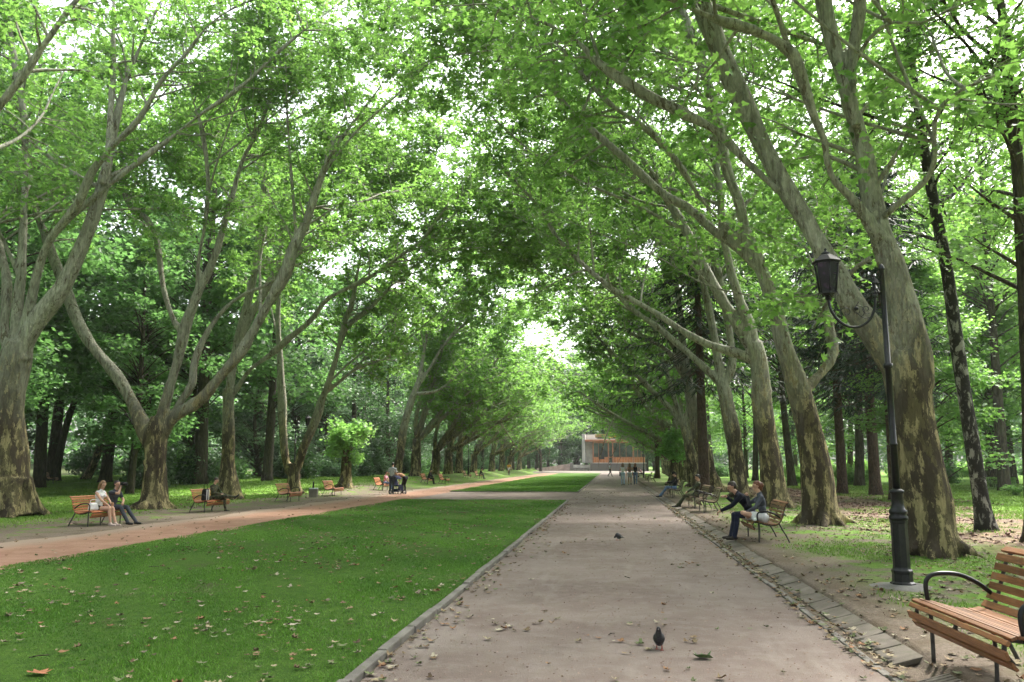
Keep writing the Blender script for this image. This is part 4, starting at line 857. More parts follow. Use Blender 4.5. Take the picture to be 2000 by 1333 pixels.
for i, (y, x) in enumerate([(72, 3.3), (80, 3.4), (100, 3.4), (112, 3.6)]):
    bench('d', x, y, PI, 'far dark slat bench on the right, %s beyond the reader in jeans' % ORD[i], GBR)
BL = []
for i, (px, py, lab) in enumerate([(139, 1029, 'orange slat bench with the white-topped woman and the camera man'), (376, 1002, 'orange slat bench with the camouflage sitter'), (540, 981, 'empty orange slat bench in front of the left lamp post'),
                      (632, 970, 'empty orange slat bench right of the litter bin'), (731, 958, 'orange slat bench with the pink-shirted sitter'), (823, 944, 'orange slat bench with the sitter in black beyond the pushchair'), (858, 945, 'empty far orange slat bench right of the sitter in black'),
                      (905, 936, 'far orange slat bench on the left, second beyond the sitter in black'), (928, 934, 'farthest orange slat bench on the left, with the small dark sitter')]):
    q = gt(px, py); x, y = q[0] + .25, q[1] + .75; BL.append((x, y)); bench('o', x, y, (-.06, -.1, 0, -.02, .03, 0, 0, 0, 0)[i], lab, GBL)
q = gt(100, 945); bench('o', q[0], q[1], .5, 'orange bench far back on the sunlit lawn at the left', None); 
# ------------------------------------------------------------------ lamp posts
M['glass_dark'] = None
t = NT('lantern_glass'); nz = t.noise(t.coord(), 9, 2)
M['glass_dark'] = t.done(t.mix(t.ramp(nz, .55, .7), (.018, .014, .022), (.06, .03, .07)), .12, spec=.6)
M['roof_iron'] = m_simple('roof_iron', (.014, .014, .017), .5, .2, 12, .3, .4, .1)
def make_lamp():
    root = empty('street_lamp', (0, 0, 0)); b = MB()
    b.lathe([(0.166, -.05), (0.162, .05), (0.133, .07), (0.129, .17), (0.137, .19), (0.137, .215), (0.116, .235), (0.110, .26), (0.108, .84), (0.118, .855), (0.118, .88)], poly=8); b.lathe([(0.100, .86), (0.124, .90), (0.124, .93), (0.104, .955), (0.120, .985), (0.120, 1.01), (0.091, 1.04), (0.079, 1.10), (0.078, 1.24), (0.095, 1.255), (0.095, 1.285), (0.067, 1.30), (0.048, 1.31)], n=24)
    b.build('base', M['iron'], root)
    p = MB(); p.lathe([(.05, 1.28), (.046, 1.9), (.055, 1.905), (.055, 1.93), (.045, 1.94), (.043, 2.98), (.062, 2.99), (.065, 3.02), (.062, 3.05), (.04, 3.06), (.034, 4.40), (.044, 4.41), (.044, 4.43), (.036, 4.45), (.024, 4.49), (.0, 4.50)], n=16); p.build('pole', M['iron'], root)
    a = MB(); tube(a, spline(np.array([(-.115, 0, 4.30), (-.115, 0, 4.05), (-.13, 0, 3.85), (-.21, 0, 3.68), (-.36, 0, 3.585), (-.52, 0, 3.60), (-.65, 0, 3.70), (-.73, 0, 3.84), (-.76, 0, 4.0)]), .04), .02, 10)
    for z in (4.08, 4.22): a.lathe([(.028, z - .02), (.03, z), (.028, z + .02)], (-.115, 0, 0)); tube(a, np.array([(-.115, 0, z), (0, 0, z)]), .013, 8)
    a.lathe([(.03, 4.0), (.034, 4.03), (.03, 4.06)], (-.115, 0, 0)); a.lathe([(.008, 4.28), (.028, 4.32), (.0, 4.35)], (-.115, 0, 0))
    def spiral(c, r, turns, a0, sgn, w=.006): 
        th = np.linspace(0, turns * 2 * PI, 26); rr = r * (1 - th / th[-1] * .8); return np.column_stack([c[0] + rr * np.cos(a0 + sgn * th), np.zeros(26), c[1] + rr * np.sin(a0 + sgn * th)])
    for c, r, tn, a0, sg in (((-.36, 3.82), .10, 1.2, -1.2, 1), ((-.24, 3.84), .07, 1.1, -.9, -1), ((-.52, 3.80), .09, 1.2, -2.2, -1), ((-.62, 3.86), .05, 1.0, 2.4, 1)): tube(a, spiral(c, r, tn, a0, sg), .006, 6)
    tube(a, spline(np.array([(-.17, 0, 3.72), (-.3, 0, 3.72), (-.4, 0, 3.84), (-.34, 0, 3.95)]), .03), .006, 6); bm_ = [(0.0, -.03), (.03, -.015), (.03, .015), (.0, .03)]; a.lathe(bm_, (-.38, 0, 3.85)); a.build('arm', M['iron'], root)
    lx = -.76; L = MB(); z0 = 4.06
    L.lathe([(.03, z0 - .08), (.05, z0 - .05), (.03, z0 - .02), (.085, z0), (.10, z0 + .03)], (lx, 0, 0), poly=6)
    for k in range(6):
        t_ = PI / 6 + k * PI / 3; c, s_ = math.cos(t_), math.sin(t_); tube(L, np.array([(lx + .118 * c, s_ * .118, z0 + .03), (lx + .172 * c, s_ * .172, z0 + .47)]), .009, 6)
        tube(L, spline(np.array([(lx + .06 * c, s_ * .06, z0 - .02), (lx + .14 * c, s_ * .14, z0 - .03), (lx + .13 * c, s_ * .13, z0 + .04)]), .03), .006, 5)
    L.lathe([(.122, z0 + .02), (.122, z0 + .045)], (lx, 0, 0), poly=6); L.lathe([(.178, z0 + .455), (.18, z0 + .48)], (lx, 0, 0), poly=6); lan = L.build('lantern', M['iron'], root)
    g_ = MB(); g_.lathe([(.112, z0 + .04), (.166, z0 + .46)], (lx, 0, 0), poly=6); g_.build('glass', M['glass_dark'], lan)
    r_ = MB(); r_.lathe([(.205, z0 + .475), (.215, z0 + .49), (.10, z0 + .585), (.06, z0 + .60)], (lx, 0, 0), poly=6); r_.lathe([(.055, z0 + .59), (.065, z0 + .62), (.03, z0 + .64), (.012, z0 + .655), (.022, z0 + .675), (.0, z0 + .70)], (lx, 0, 0), n=14); r_.build('roof', M['roof_iron'], lan)
    return root
lamp = make_lamp(); q = gt(1764, 1146); lamp.location = (q[0], q[1], q[2]); lamp.scale = (.93, .93, .93); tag(lamp, 'near black iron lamp post in front of the big forked plane tree', 'street lamp', 'lamp posts along the avenue')
for px, py, y, rz, lab in [(573, 964, None, PI, 'black iron lamp post behind the empty orange bench on the left'), (1257, 0, 96, 0, 'far black lamp post near the kiosk on the right of the avenue'), (915, 0, 92, PI, 'thin far lamp post among the distant left row trunks')]:
    o = copy_tree(lamp); q = gt(px, py) if y is None else atY(px, HOR, y); o.location = (q[0], q[1], hzf(q[0], q[1])); o.rotation_euler[2] = rz; tag(o, lab, 'street lamp', 'lamp posts along the avenue')
# pale concrete disc under the near lamp
q = gt(1764, 1146); mb = MB(); g = np.random.default_rng(2); a = np.linspace(0, 2 * PI, 41)[:-1]; rr = .42 + .05 * np.sin(a * 3) + g.normal(0, .02, 40)
V = np.vstack([[0, 0, .035], np.column_stack([np.cos(a) * rr * .6, np.sin(a) * rr * .6, a * 0 + .03]), np.column_stack([np.cos(a) * rr * 1.15, np.sin(a) * rr, a * 0 - .03])]) + np.array([q[0] - .02, q[1] - .05, q[2]])
mb.add(V, [[0, 1 + i, 1 + (i + 1) % 40] for i in range(40)] + [[1 + i, 41 + i, 41 + (i + 1) % 40, 1 + (i + 1) % 40] for i in range(40)]); tag(mb.build('concrete_footing', m_concrete('pale_concrete', (.12, .115, .105), (.19, .18, .17))), kind='structure')
# ------------------------------------------------------------------ litter bin
root = empty('litter_bin', (0, 0, 0), .2, 'square grey concrete litter bin with a hoop between two empty orange benches', 'litter bin'); q = gt(612, 972); root.location = (q[0], q[1], hzf(q[0], q[1]))
b = MB(); b.box((0, 0, .21), (.38, .38, .44), bev=.02, taper=1.12); b.build('body', m_concrete('bin_concrete', (.15, .13, .11), (.24, .21, .18)), root)
b = MB(); b.box((0, 0, .445), (.40, .40, .05), bev=.01); b.build('rim', m_simple('bin_bag', (.5, .55, .6), .4, .2, 20), root)
b = MB(); tube(b, spline(np.array([(-.02, -.12, .44), (-.02, -.12, .68), (-.02, -.06, .78), (-.02, .06, .78), (-.02, .12, .68), (-.02, .12, .44)]), .04), .022, 8); b.build('hoop', M['iron'], root)
# ------------------------------------------------------------------ kiosk on its terrace, low walls
def wallmat(name, a, b, sc=3.0):
    t = NT(name); br = t.n('TexBrick'); t.put(br.inputs['Vector'], t.coord()); br.inputs['Scale'].default_value = sc; br.inputs['Color1'].default_value = (*a, 1); br.inputs['Color2'].default_value = (*b, 1); br.inputs['Mortar'].default_value = (.16, .14, .12, 1); br.inputs['Mortar Size'].default_value = .015
    nz = t.noise(t.coord(), 1.5, 5); return t.done(t.mix(t.math('MULTIPLY', t.ramp(nz, .4, .7), .25), br.outputs[0], (.2, .18, .14)), .9, t.bump(nz, .4, .05))
KY = 180.0
def kx(px): return float(atY(px, HOR, KY)[0])
def kz(py): return float(atY(1190, py, KY)[2])
M['stone_wall'] = wallmat('stone_wall', (.75, .66, .50), (.62, .55, .42), .9); M['render_white'] = m_simple('render_white', (.40, .38, .35), .9, .12, .6); M['render_grey'] = m_simple('render_grey', (.6, .56, .5), .9, .2, .8)
M['panel_orange'] = m_simple('panel_orange', (.42, .16, .06), .6, .2, 1.5); M['frame_brown'] = m_simple('frame_brown', (.34, .14, .07), .6, .2, 2); M['roof_pale'] = m_simple('roof_pale', (.6, .52, .45), .8, .1, 1); M['yellow_paint'] = m_simple('yellow_paint', (.6, .36, .04), .5, .15, 3); M['ochre_paint'] = m_simple('ochre_paint', (.3, .2, .05), .6, .2, 3)
t = NT('window_dark'); M['window_dark'] = t.done(t.mix(t.ramp(t.noise(t.coord(), .6, 3), .4, .6), (.02, .03, .028), (.07, .09, .07)), .12, spec=.6)
zt, zr = kz(904.5), kz(861); x0, x1 = kx(1137), kx(1262)
root = empty('terrace_wall', (0, 0, 0), 0, 'pale stone terrace wall in front of the kiosk', 'wall'); b = MB(); b.box(((kx(1153) + x1) / 2, KY + 6, zt / 2 - .1), (x1 - kx(1153), 12, zt + .0), bev=.03); b.build('wall', M['stone_wall'], root)
b = MB(); b.box(((kx(1153) + x1) / 2, KY + 5.98, zt - .04), (x1 - kx(1153) + .2, 12.2, .12), bev=.03); b.build('coping', M['render_grey'], root)
root = empty('side_wall', (0, 0, 0), 0, 'low grey wall with a raised ledge left of the terrace', 'wall'); b = MB(); xa, xb = kx(1113), kx(1152.4)
b.box(((xa + xb) / 2, KY + 5.4, .75), (xb - xa, 8, 1.5)); b.build('wall', M['render_grey'], root); b = MB(); b.box(((xa + xb) / 2 + .2, KY + 1.2, .45), (xb - xa - .8, .8, .9), bev=.03); b.box((xa + .35, KY + 1.3, .95), (.7, 1.2, 1.9), bev=.04); b.build('ledge', m_concrete('ledge', (.2, .17, .15), (.3, .27, .24)), root)
root = empty('ramp_wall', (0, 0, 0), 0, 'pinkish sloping retaining wall running left from the kiosk', 'wall'); b = MB(); xc = kx(1053)
b.add([(xc, KY - 6, 0), (xa, KY + .8, 0), (xa, KY + .8, 1.75), (xc, KY - 6, .75), (xc, KY - 5.4, 0), (xa, KY + 1.4, 0), (xa, KY + 1.4, 1.75), (xc, KY - 5.4, .75)], [[0, 1, 2, 3], [5, 4, 7, 6], [3, 2, 6, 7], [4, 0, 3, 7], [1, 5, 6, 2]], smooth=False); b.build('wall', m_simple('pinkish_render', (.36, .27, .23), .9, .25, 1.2), root)
root = empty('kiosk', (0, 0, 0), 0, 'flat-roofed cafe kiosk with orange panels at the end of the avenue', 'kiosk')
b = MB(); b.box((x0 + .35, KY + 4, (zt + kz(848)) / 2), (.7, 7, kz(848) - zt), bev=.03); b.box(((x0 + kx(1166)) / 2 + .35, KY + 6, (zr + kz(848)) / 2 + .1), (kx(1166) - x0 - .7, 3, kz(848) - zr - .1)); b.build('end_wall', M['render_white'], root)
b = MB(); b.box(((x0 + x1) / 2 + .35, KY + 6.4, (zt + zr) / 2), (x1 - x0 - .72, 4, zr - zt - .02)); b.box(((kx(1143) + kx(1157)) / 2, KY + 2.6, (zt + zr) / 2), (kx(1157) - kx(1143), .3, zr - zt - .1)); b.build('back_wall', M['render_grey'], root)
b = MB(); b.box(((kx(1143) + x1) / 2, KY + 4, zr + .02), (x1 - kx(1143), 8.4, .42), bev=.03); b.build('fascia', M['frame_brown'], root); b = MB(); b.box(((kx(1145) + x1) / 2, KY + 4.1, zr + .32), (x1 - kx(1145) - .2, 8.2, .16)); b.build('roof', M['roof_pale'], root)
zp = kz(893.5); segs = [(1160, 1187.5), (1190, 1196), (1198.5, 1236), (1239, 1260)]
for a_, c_ in segs:
    xa_, xb_ = kx(a_), kx(c_)
    if c_ - a_ > 8:
        b = MB(); n_ = int((xb_ - xa_) / .55)
        for i in range(n_): b.box((xa_ + (i + .5) * (xb_ - xa_) / n_, KY + .6, (zt + zp) / 2), ((xb_ - xa_) / n_ - .03, .1, zp - zt - .1))
        b.build('panel', M['panel_orange'], root)
    b = MB(); b.box(((xa_ + xb_) / 2, KY + .65, ((zp if c_ - a_ > 8 else zt) + zr - .5) / 2), (xb_ - xa_, .06, zr - .5 - (zp if c_ - a_ > 8 else zt))); w_ = b.build('window', M['window_dark'], root)
    b = MB()
    if c_ - a_ > 8:
        for i in range(1, 3): b.box((xa_ + (xb_ - xa_) * i / 3, KY + .56, (zp + zr - .5) / 2), (.09, .1, zr - .5 - zp))
    b.box(((xa_ + xb_) / 2, KY + .55, zp), (xb_ - xa_, .14, .14)); b.build('frame', M['frame_brown'], w_)
for p_ in (1158.8, 1188.7, 1197.2, 1237.5): b = MB(); b.box((kx(p_), KY + .5, (zt + zr - .2) / 2), (.26, .26, zr - .2 - zt), bev=.02); b.build('column', M['frame_brown'], root)
b = MB(); b.box((kx(1209), KY + .5, zr - .38), (kx(1260) - kx(1158), .2, .3)); b.build('lintel', M['frame_brown'], root)
b = MB(); bx_ = kx(1175); b.box((bx_, KY + .5, zt + 1.9), (1.2, .1, 2.2)) ; b.build('doorway', m_simple('doorway', (.015, .014, .014), .6), root)
# the two rooftop signs, too small in the photograph to read: letter-like strokes in their colours
def strokes(name, label, mat, x0, x1, z0, hgt, big=False):
    root = empty(name, (x0, KY + .4, z0), 0, label, 'sign'); b = MB(); g = np.random.default_rng(6); n = 7; w_ = (x1 - x0) / n; st = 0
    for i in range(n):
        cx = (i + .5) * w_; h_ = hgt * (1 if not big else .72)
        if big and i == 0:
            t_ = np.linspace(.6, 5.4, 16); tube(b, np.column_stack([w_ * .75 + .62 * np.cos(t_), t_ * 0, hgt * .5 + hgt * .5 * np.sin(t_)]), .11, 8); continue
        if big and i == 1: continue
        k = g.integers(0, 3); tube(b, np.array([(cx - w_ * .28, 0, 0), (cx - w_ * .28, 0, h_)]), .09, 6)
        if k != 1: tube(b, np.array([(cx - w_ * .28, 0, h_ * (.95 if k else .5)), (cx + w_ * .22, 0, h_ * (.95 if k else .5))]), .08, 6)
        if k != 2: tube(b, np.array([(cx + w_ * .24, 0, 0), (cx + w_ * .24, 0, h_ * .95)]), .09, 6)
    b.build('lettering', mat, root)
    r = MB(); r.box(((x1 - x0) / 2, .12, -.05), (x1 - x0, .1, .1)); 
    for q_ in (.1, .9): r.box(((x1 - x0) * q_, .12, -.3), (.08, .08, .5))
    r.build('rail', M['iron_worn'], root)
strokes('roof_sign', 'dull yellow lettering on the left of the kiosk roof', M['ochre_paint'], kx(1163), kx(1185), zr + .75, .65); strokes('roof_sign', 'bright yellow lettering on the right of the kiosk roof', M['yellow_paint'], kx(1192), kx(1219), zr + .7, 1.0, True)
# clipped hedge and fern on the right lawn
q = gt(1945, 955)
root = empty('hedge', (q[0], q[1], hzf(q[0], q[1])), .1, 'low clipped box-shaped hedge on the sunlit lawn right of the birch', 'hedge'); rng = np.random.default_rng(3); lf = MB(); n = 4500; P = rng.uniform(-1, 1, (n, 3)) * np.array([1.0, .5, .33]); e = rng.integers(0, 3, n); sg = np.sign(P[np.arange(n), e]) * np.array([1.0, .5, .33])[e]; P[np.arange(n), e] = sg * rng.uniform(.9, 1.04, n); P[:, 2] += .34
leaves(lf, P, .07, rng, LEAF_LO, .7); lf.build('foliage', M['leaf_plane'], root, tint=True); st = MB(); multi_tube(st, np.array([[[x, y_, -.03], [x * 1.1, y_ * 1.1, .3], [x * 1.2, y_ * 1.3, .6]] for x in np.linspace(-.8, .8, 6) for y_ in (-.2, .2)]), np.full((12, 3), .015), 4); st.build('stem', M['bark_dark'], root)
q = gt(1985, 968); root = empty('fern', (q[0], q[1], hzf(q[0], q[1])), 0, 'spreading fern beside the clipped hedge on the right', 'plant'); lf = MB(); Ps = []
for k in range(16):
    a = k * .4 + rng.uniform(0, .3); t_ = np.linspace(0, 1, 22); L_ = rng.uniform(.5, .8); Ps.append(np.column_stack([np.cos(a) * t_ * L_, np.sin(a) * t_ * L_, .62 * L_ * np.sin(t_ * 2.3)]))
Ps = np.concatenate(Ps); leaves(lf, np.repeat(Ps, 2, 0), .13, rng, LEAF_LO, .3); lf.build('frond', M['leaf_bright'], root, tint=True)
# ------------------------------------------------------------------ people
SK = m_simple('skin', (.46, .27, .19), .55, .08, 8, 0, .35, .05)
def cloth(name, col, var=.2, sc=12): return m_simple(name, col, .9, var, sc, 0, .15, .35)
def camo():
    t = NT('camouflage'); v = t.coord(); a = t.ramp(t.noise(v, 7, 3), .49, .51); b = t.ramp(t.noise(v, 10, 3), .54, .56)
    return t.done(t.mix(b, t.mix(a, (.04, .05, .025), (.09, .085, .045)), (.025, .02, .015)), .9)
HAIR = {}
def hairmat(name, c):
    if name not in HAIR:
        t = NT(name); n1 = t.noise(t.coord((60, 60, 6)), 2, 4, .7); HAIR[name] = t.done(t.mix(t.ramp(n1, .3, .7), tuple(x * .55 for x in c), c), .5, t.bump(n1, .5, .01), spec=.4)
    return HAIR[name]
def capsule(mb, a, b, ra, rb, n=12, sq=None):
    """tapered capsule; sq = (axis, factor) flattens the section"""
    a, b = np.array(a, float), np.array(b, float); d = b - a; L = np.linalg.norm(d); d = d / L if L > 1e-6 else np.array([0, 0, 1.])
    u = np.cross(d, [0, 1, 0]) if abs(d[1]) < .9 else np.cross(d, [1, 0, 0]); u /= np.linalg.norm(u); w_ = np.cross(d, u)
    rings = [(a - d * ra * math.cos(t), ra * math.sin(t)) for t in (.12, .5, .9, 1.3)] + [(a + d * L * f, ra + (rb - ra) * f) for f in (.25, .5, .75)] + [(b + d * rb * math.cos(t), rb * math.sin(t)) for t in (1.3, .9, .5, .12)]
    an = np.arange(n) / n * 2 * PI; V = np.array([[c + r * (math.cos(t) * u + math.sin(t) * w_) for t in an] for c, r in rings]).reshape(-1, 3)
    if sq is not None:
        ax, f = sq; c = (a + b) / 2; ax = np.array(ax, float); ax /= np.linalg.norm(ax); k = (V - c) @ ax; V = V + np.outer(k * (f - 1), ax)
    K = len(rings); i = np.arange(K - 1)[:, None] * n; j = np.arange(n)[None, :]; jn = (j + 1) % n
    mb.add(V, [np.stack([i + j, i + jn, i + n + jn, i + n + j], -1).reshape(-1, 4), np.arange(n)[::-1][None, :], (np.arange(n) + (K - 1) * n)[None, :]])
def skinned(name, caps, mats, parent, voxel, smooth=4):
    """melt capsules (a, b, ra, rb, mat[, squash]) into one skin, each face given the material of the nearest capsule"""
    mb = MB()
    for c in caps: capsule(mb, c[0], c[1], c[2], c[3], 12, c[5] if len(c) > 5 else None)
    o = mb.build('tmp', SK); md = o.modifiers.new('r', 'REMESH'); md.mode = 'VOXEL'; md.voxel_size = voxel
    s_ = o.modifiers.new('s', 'SMOOTH'); s_.iterations = smooth; s_.factor = .5
    ev = o.evaluated_get(bpy.context.evaluated_depsgraph_get()); me = bpy.data.meshes.new_from_object(ev); me.name = name
    old = o.data; bpy.data.objects.remove(o); bpy.data.meshes.remove(old)
    me.materials.clear()
    for m in mats: me.materials.append(m)
    n = len(me.polygons); ce = np.zeros(n * 3, np.float32); me.polygons.foreach_get('center', ce); ce = ce.reshape(-1, 3)
    best = np.full(n, 1e9); mi = np.zeros(n, np.int32)
    for c in caps:
        a, b = np.array(c[0], float), np.array(c[1], float); d = b - a; q = max(d @ d, 1e-9); t = np.clip((ce - a) @ d / q, 0, 1)
        pr = a + t[:, None] * d; D = ce - pr
        if len(c) > 5 and c[5] is not None:
            ax = np.array(c[5][0], float); ax /= np.linalg.norm(ax); kk = D @ ax; D = D + np.outer(kk * (1 / c[5][1] - 1), ax)
        ds = np.linalg.norm(D, axis=1) - (c[2] + (c[3] - c[2]) * t); m = ds < best; best[m] = ds[m]; mi[m] = c[4]
    me.polygons.foreach_set('material_index', mi); me.polygons.foreach_set('use_smooth', np.ones(n, bool)); me.update()
    r = bpy.data.objects.new(name, me); C.objects.link(r)
    if parent: r.parent = parent
    return r
def V3(*a): return np.array(a, float)
def ik(s, h, l1, l2, pole):
    d = h - s; D = np.linalg.norm(d); u = d / D; D = min(D, (l1 + l2) * .995); a = (l1 * l1 - l2 * l2 + D * D) / (2 * D); k = math.sqrt(max(l1 * l1 - a * a, 0))
    p = np.array(pole, float); p = p - u * (p @ u); p /= np.linalg.norm(p) + 1e-9; return s + u * a + p * k, s + u * D
def person(name_parent_loc, rz, pelvis, lean, knees, feet, hands, poles, head_dir, mats, hair, sex='m', sleeves=1, legs=1, shoes=(.03, .03, .03), toes=None, voxel=.009, scale=None, lean_side=0.0, head_drop=0.0, hairstyle='short', label='', group=None, grip=.6, cap_on=None):
    """x forward, y left, z up. knees/feet/hands: (left, right). sleeves: 0 none .5 short 1 long; legs: 0 bare .35 shorts 1 trousers. mats: shirt, trouser"""
    top, bot = mats; sh_m = m_simple('shoe', shoes, .6, .2, 20); F = .9 if sex == 'f' else 1.0
    MT = [SK, top, bot, sh_m]; caps = []
    pel = V3(*pelvis); up = V3(math.sin(lean), math.sin(lean_side), math.cos(lean)); up /= np.linalg.norm(up); fw = V3(math.cos(lean), 0, -math.sin(lean)); lf = V3(0, 1, 0)
    def add(a, b, ra, rb, m, sq=None): caps.append((a, b, ra, rb, m, sq))
    hw = .085; sw = .17 * F
    curve = fw * (.035 if lean > .35 else 0)
    waist = pel + up * .20 - curve; chest = pel + up * .37 - curve * .6; neck = pel + up * .52 + fw * .01; 
    add(pel - lf * hw, pel + lf * hw, .115, .115, 2, None); add(pel + up * .04, waist, .115 * F + .005, .105 * F, 1 if legs else 1, (fw, .85))
    add(waist - lf * .04, waist + lf * .04, .11 * F, .11 * F, 1, (fw, .85)); add(waist, chest, .115 * F, .13 * F, 1, (fw, .85)); add(chest - lf * .065 * F, chest + lf * .065 * F, .125 * F, .125 * F, 1, (fw, .82))
    add(pel + up * .46 - lf * sw * .72, pel + up * .46 + lf * sw * .72, .075 * F, .075 * F, 1, None)
    add(pel + up * .45, neck + up * .015, .075, .06, 1); add(neck - up * .02, neck + up * .09 + fw * .02, .056 * F, .052 * F, 0)
    if sex == 'f':
        for s in (-1, 1): add(chest + fw * .085 + lf * s * .065 + up * .01, chest + fw * .09 + lf * s * .065, .055, .055, 1)
    # head
    hd = V3(*head_dir); hd /= np.linalg.norm(hd); hs_ = np.cross([0, 0, 1.], hd); hs_ /= np.linalg.norm(hs_); hu = np.cross(hd, hs_)
    hc = neck + up * .10 + hu * (.085) + fw * .03 + V3(0, 0, -head_drop)
    add(hc + hu * .025 - hd * .012, hc + hu * .02 + hd * .012, .083, .08, 0, (hs_, .88)); add(hc - hu * .03 + hd * .02, hc - hu * .075 + hd * .045, .062, .038, 0, (hs_, .9))
    add(hc + hd * .085 + hu * .012, hc + hd * .105 - hu * .018, .008, .015, 0); add(hc - hu * .052 + hd * .082, hc - hu * .052 + hd * .084, .016, .016, 0)
    for s in (-1, 1): add(hc + hs_ * s * .078 + hu * .012 - hd * .005, hc + hs_ * s * .08 - hu * .02 - hd * .005, .018, .013, 0, (hs_, .5)); add(hc + hd * .07 + hu * .03 + hs_ * s * .03, hc + hd * .07 + hu * .03 + hs_ * s * .04, .014, .012, 0)
    # legs
    for i, s in enumerate((1, -1)):
        hip = pel + lf * s * hw; kn = V3(*knees[i]); ft = V3(*feet[i]); r = 1.0 if sex == 'm' else .94
        k = (1 if legs >= 1 else 0); cm = 2 if legs >= 1 else 0
        if 0 < legs < 1: mid = hip + (kn - hip) * .62; add(hip, mid, .098 * r, .09 * r, 2); add(mid, kn, .072 * r, .054 * r, 0)
        elif legs == 0: mid = hip + (kn - hip) * .25; add(hip, mid, .095 * r, .09 * r, 2); add(mid, kn, .082 * r, .055 * r, 0)
        else: add(hip, kn, .096 * r, .066 * r, 2)
        an = ft + V3(0, 0, .07) if toes is None or toes[i] is None else ft; calf = kn + (an - kn) * .3 ; back = V3(-.02, 0, 0)
        add(kn, calf + back, (.062 if cm == 2 else .052) * r, (.06 if cm == 2 else .054) * r, cm); add(calf + back, an, (.06 if cm == 2 else .052) * r, (.05 if cm == 2 else .036) * r, cm)
        td = V3(1, 0, 0) if toes is None or toes[i] is None else V3(*toes[i]); td /= np.linalg.norm(td); dn = V3(0, 0, -1) if toes is None or toes[i] is None else (lambda q: q / np.linalg.norm(q))((an - kn) - td * ((an - kn) @ td))
        heel = an + dn * .035 - td * .035; add(heel, an + dn * .04 + td * .08, .036, .036, 3); add(an + dn * .04 + td * .05, an + dn * .045 + td * .165, .04, .03, 3); add(an, an + dn * .03 + td * .05, .042, .038, 3)
    # arms and hands
    for i, s in enumerate((1, -1)):
        sh = pel + up * .455 + lf * s * (sw + .015); el, wr = ik(sh, V3(*hands[i]), .285 * (F * .5 + .5), .25 * (F * .5 + .5), poles[i])
        m1 = 1 if sleeves > 0 else 0; m2 = 1 if sleeves >= 1 else 0; a_ = .01 if sleeves >= 1 else 0
        if sleeves == .5: add(sh, sh + (el - sh) * .55, .062 * F, .056 * F, 1); add(sh + (el - sh) * .5, el, .043 * F, .038 * F, 0)
        else: add(sh, el, (.05 + a_) * F, (.038 + a_) * F, m1)
        add(el, el + (wr - el) * .35, (.038 + a_) * F, (.037 + a_) * F, m2); add(el + (wr - el) * .35, wr, (.037 + a_) * F, (.026 + a_ * .8) * F, m2)
        u = wr - el; u /= np.linalg.norm(u); w_ = np.cross(u, [0, 0, 1.]); w_ /= np.linalg.norm(w_) + 1e-9; nrm = np.cross(w_, u) * -1          # palm faces down / in
        if nrm[2] > 0: nrm = -nrm
        pc = wr + u * .05; add(wr + u * .005, wr + u * .02, .024, .026, 0)
        for f in range(4):
            o_ = w_ * (.026 - .0175 * f); kn_ = wr + u * (.088 - .004 * abs(f - 1.3)) + o_; add(wr + u * .025 + o_ * .7, kn_, .0135, .011, 0)
            ln_ = (.042, .047, .044, .034)[f]; d1 = u * math.cos(grip) + nrm * math.sin(grip); d2 = u * math.cos(grip * 2.1) + nrm * math.sin(grip * 2.1)
            p1 = kn_ + d1 * ln_; add(kn_, p1, .0105, .0095, 0); add(p1, p1 + d2 * ln_ * .75, .0095, .008, 0)
        ts = w_ * .03 * (1 if s > 0 else 1); p1 = wr + u * .03 + ts; p2 = p1 + u * .03 + ts * .6 + nrm * .015; add(p1 - ts * .5, p2, .0145, .0115, 0); add(p2, p2 + u * .028 + nrm * .012, .0115, .009, 0)
    root = empty('person', name_parent_loc, rz, label, 'person', group); scale = scale or (.91 if pelvis[2] < .7 else 1.0); root.scale = (scale,) * 3
    body = skinned('body', caps, MT, root, voxel)
    # hair and eyes
    hcaps = []; H = lambda a, b, ra, rb, sq=None: hcaps.append((a, b, ra, rb, 0, sq))
    H(hc + hu * .042 - hd * .032, hc + hu * .052 + hd * .005, .080, .072, (hs_, .95)); H(hc + hu * .0 - hd * .045, hc + hu * .04 - hd * .035, .07, .078)
    for s in (-1, 1): H(hc + hs_ * s * .058 + hu * .04, hc + hs_ * s * .062 + hu * .01 - hd * .02, .03, .025)
    if hairstyle == 'long':
        for s in (-1, 0, 1):
            q0 = hc - hd * .055 + hs_ * s * .055; H(q0, q0 - hd * .03 + V3(0, 0, -.14) + hs_ * s * .015, .05, .045); H(q0 - hd * .03 + V3(0, 0, -.14), q0 - hd * .035 + V3(0, 0, -.26) + hs_ * s * .01, .045, .025)
        for s in (-1, 1): H(hc + hs_ * s * .078 + hu * .03, hc + hs_ * s * .085 - hu * .12 - hd * .02, .028, .024)
    if hairstyle == 'bun': H(hc - hd * .10 + hu * .03, hc - hd * .115 + hu * .0, .05, .045); H(hc - hd * .08 + hu * .02, hc - hd * .09 - hu * .08, .05, .035)
    skinned('hair', hcaps, [hair], root, max(voxel, .009), 3)
    e = MB()
    for s in (-1, 1): capsule(e, hc + hd * .0795 + hu * .016 + hs_ * s * .030, hc + hd * .081 + hu * .016 + hs_ * s * .030, .0085, .0085, 8)
    e.build('eyes', m_simple('eye', (.02, .015, .012), .3), root)
    if cap_on is not None:
        skinned('cap', [(hc + hu * .065 - hd * .02, hc + hu * .07 + hd * .0, .092, .09, 0, None), (hc + hu * .055 + hd * .08, hc + hu * .05 + hd * .14, .05, .04, 0, (hu, .25))], [cap_on], root, .012, 3)
    root['hc'] = 0; del root['hc']
    return root
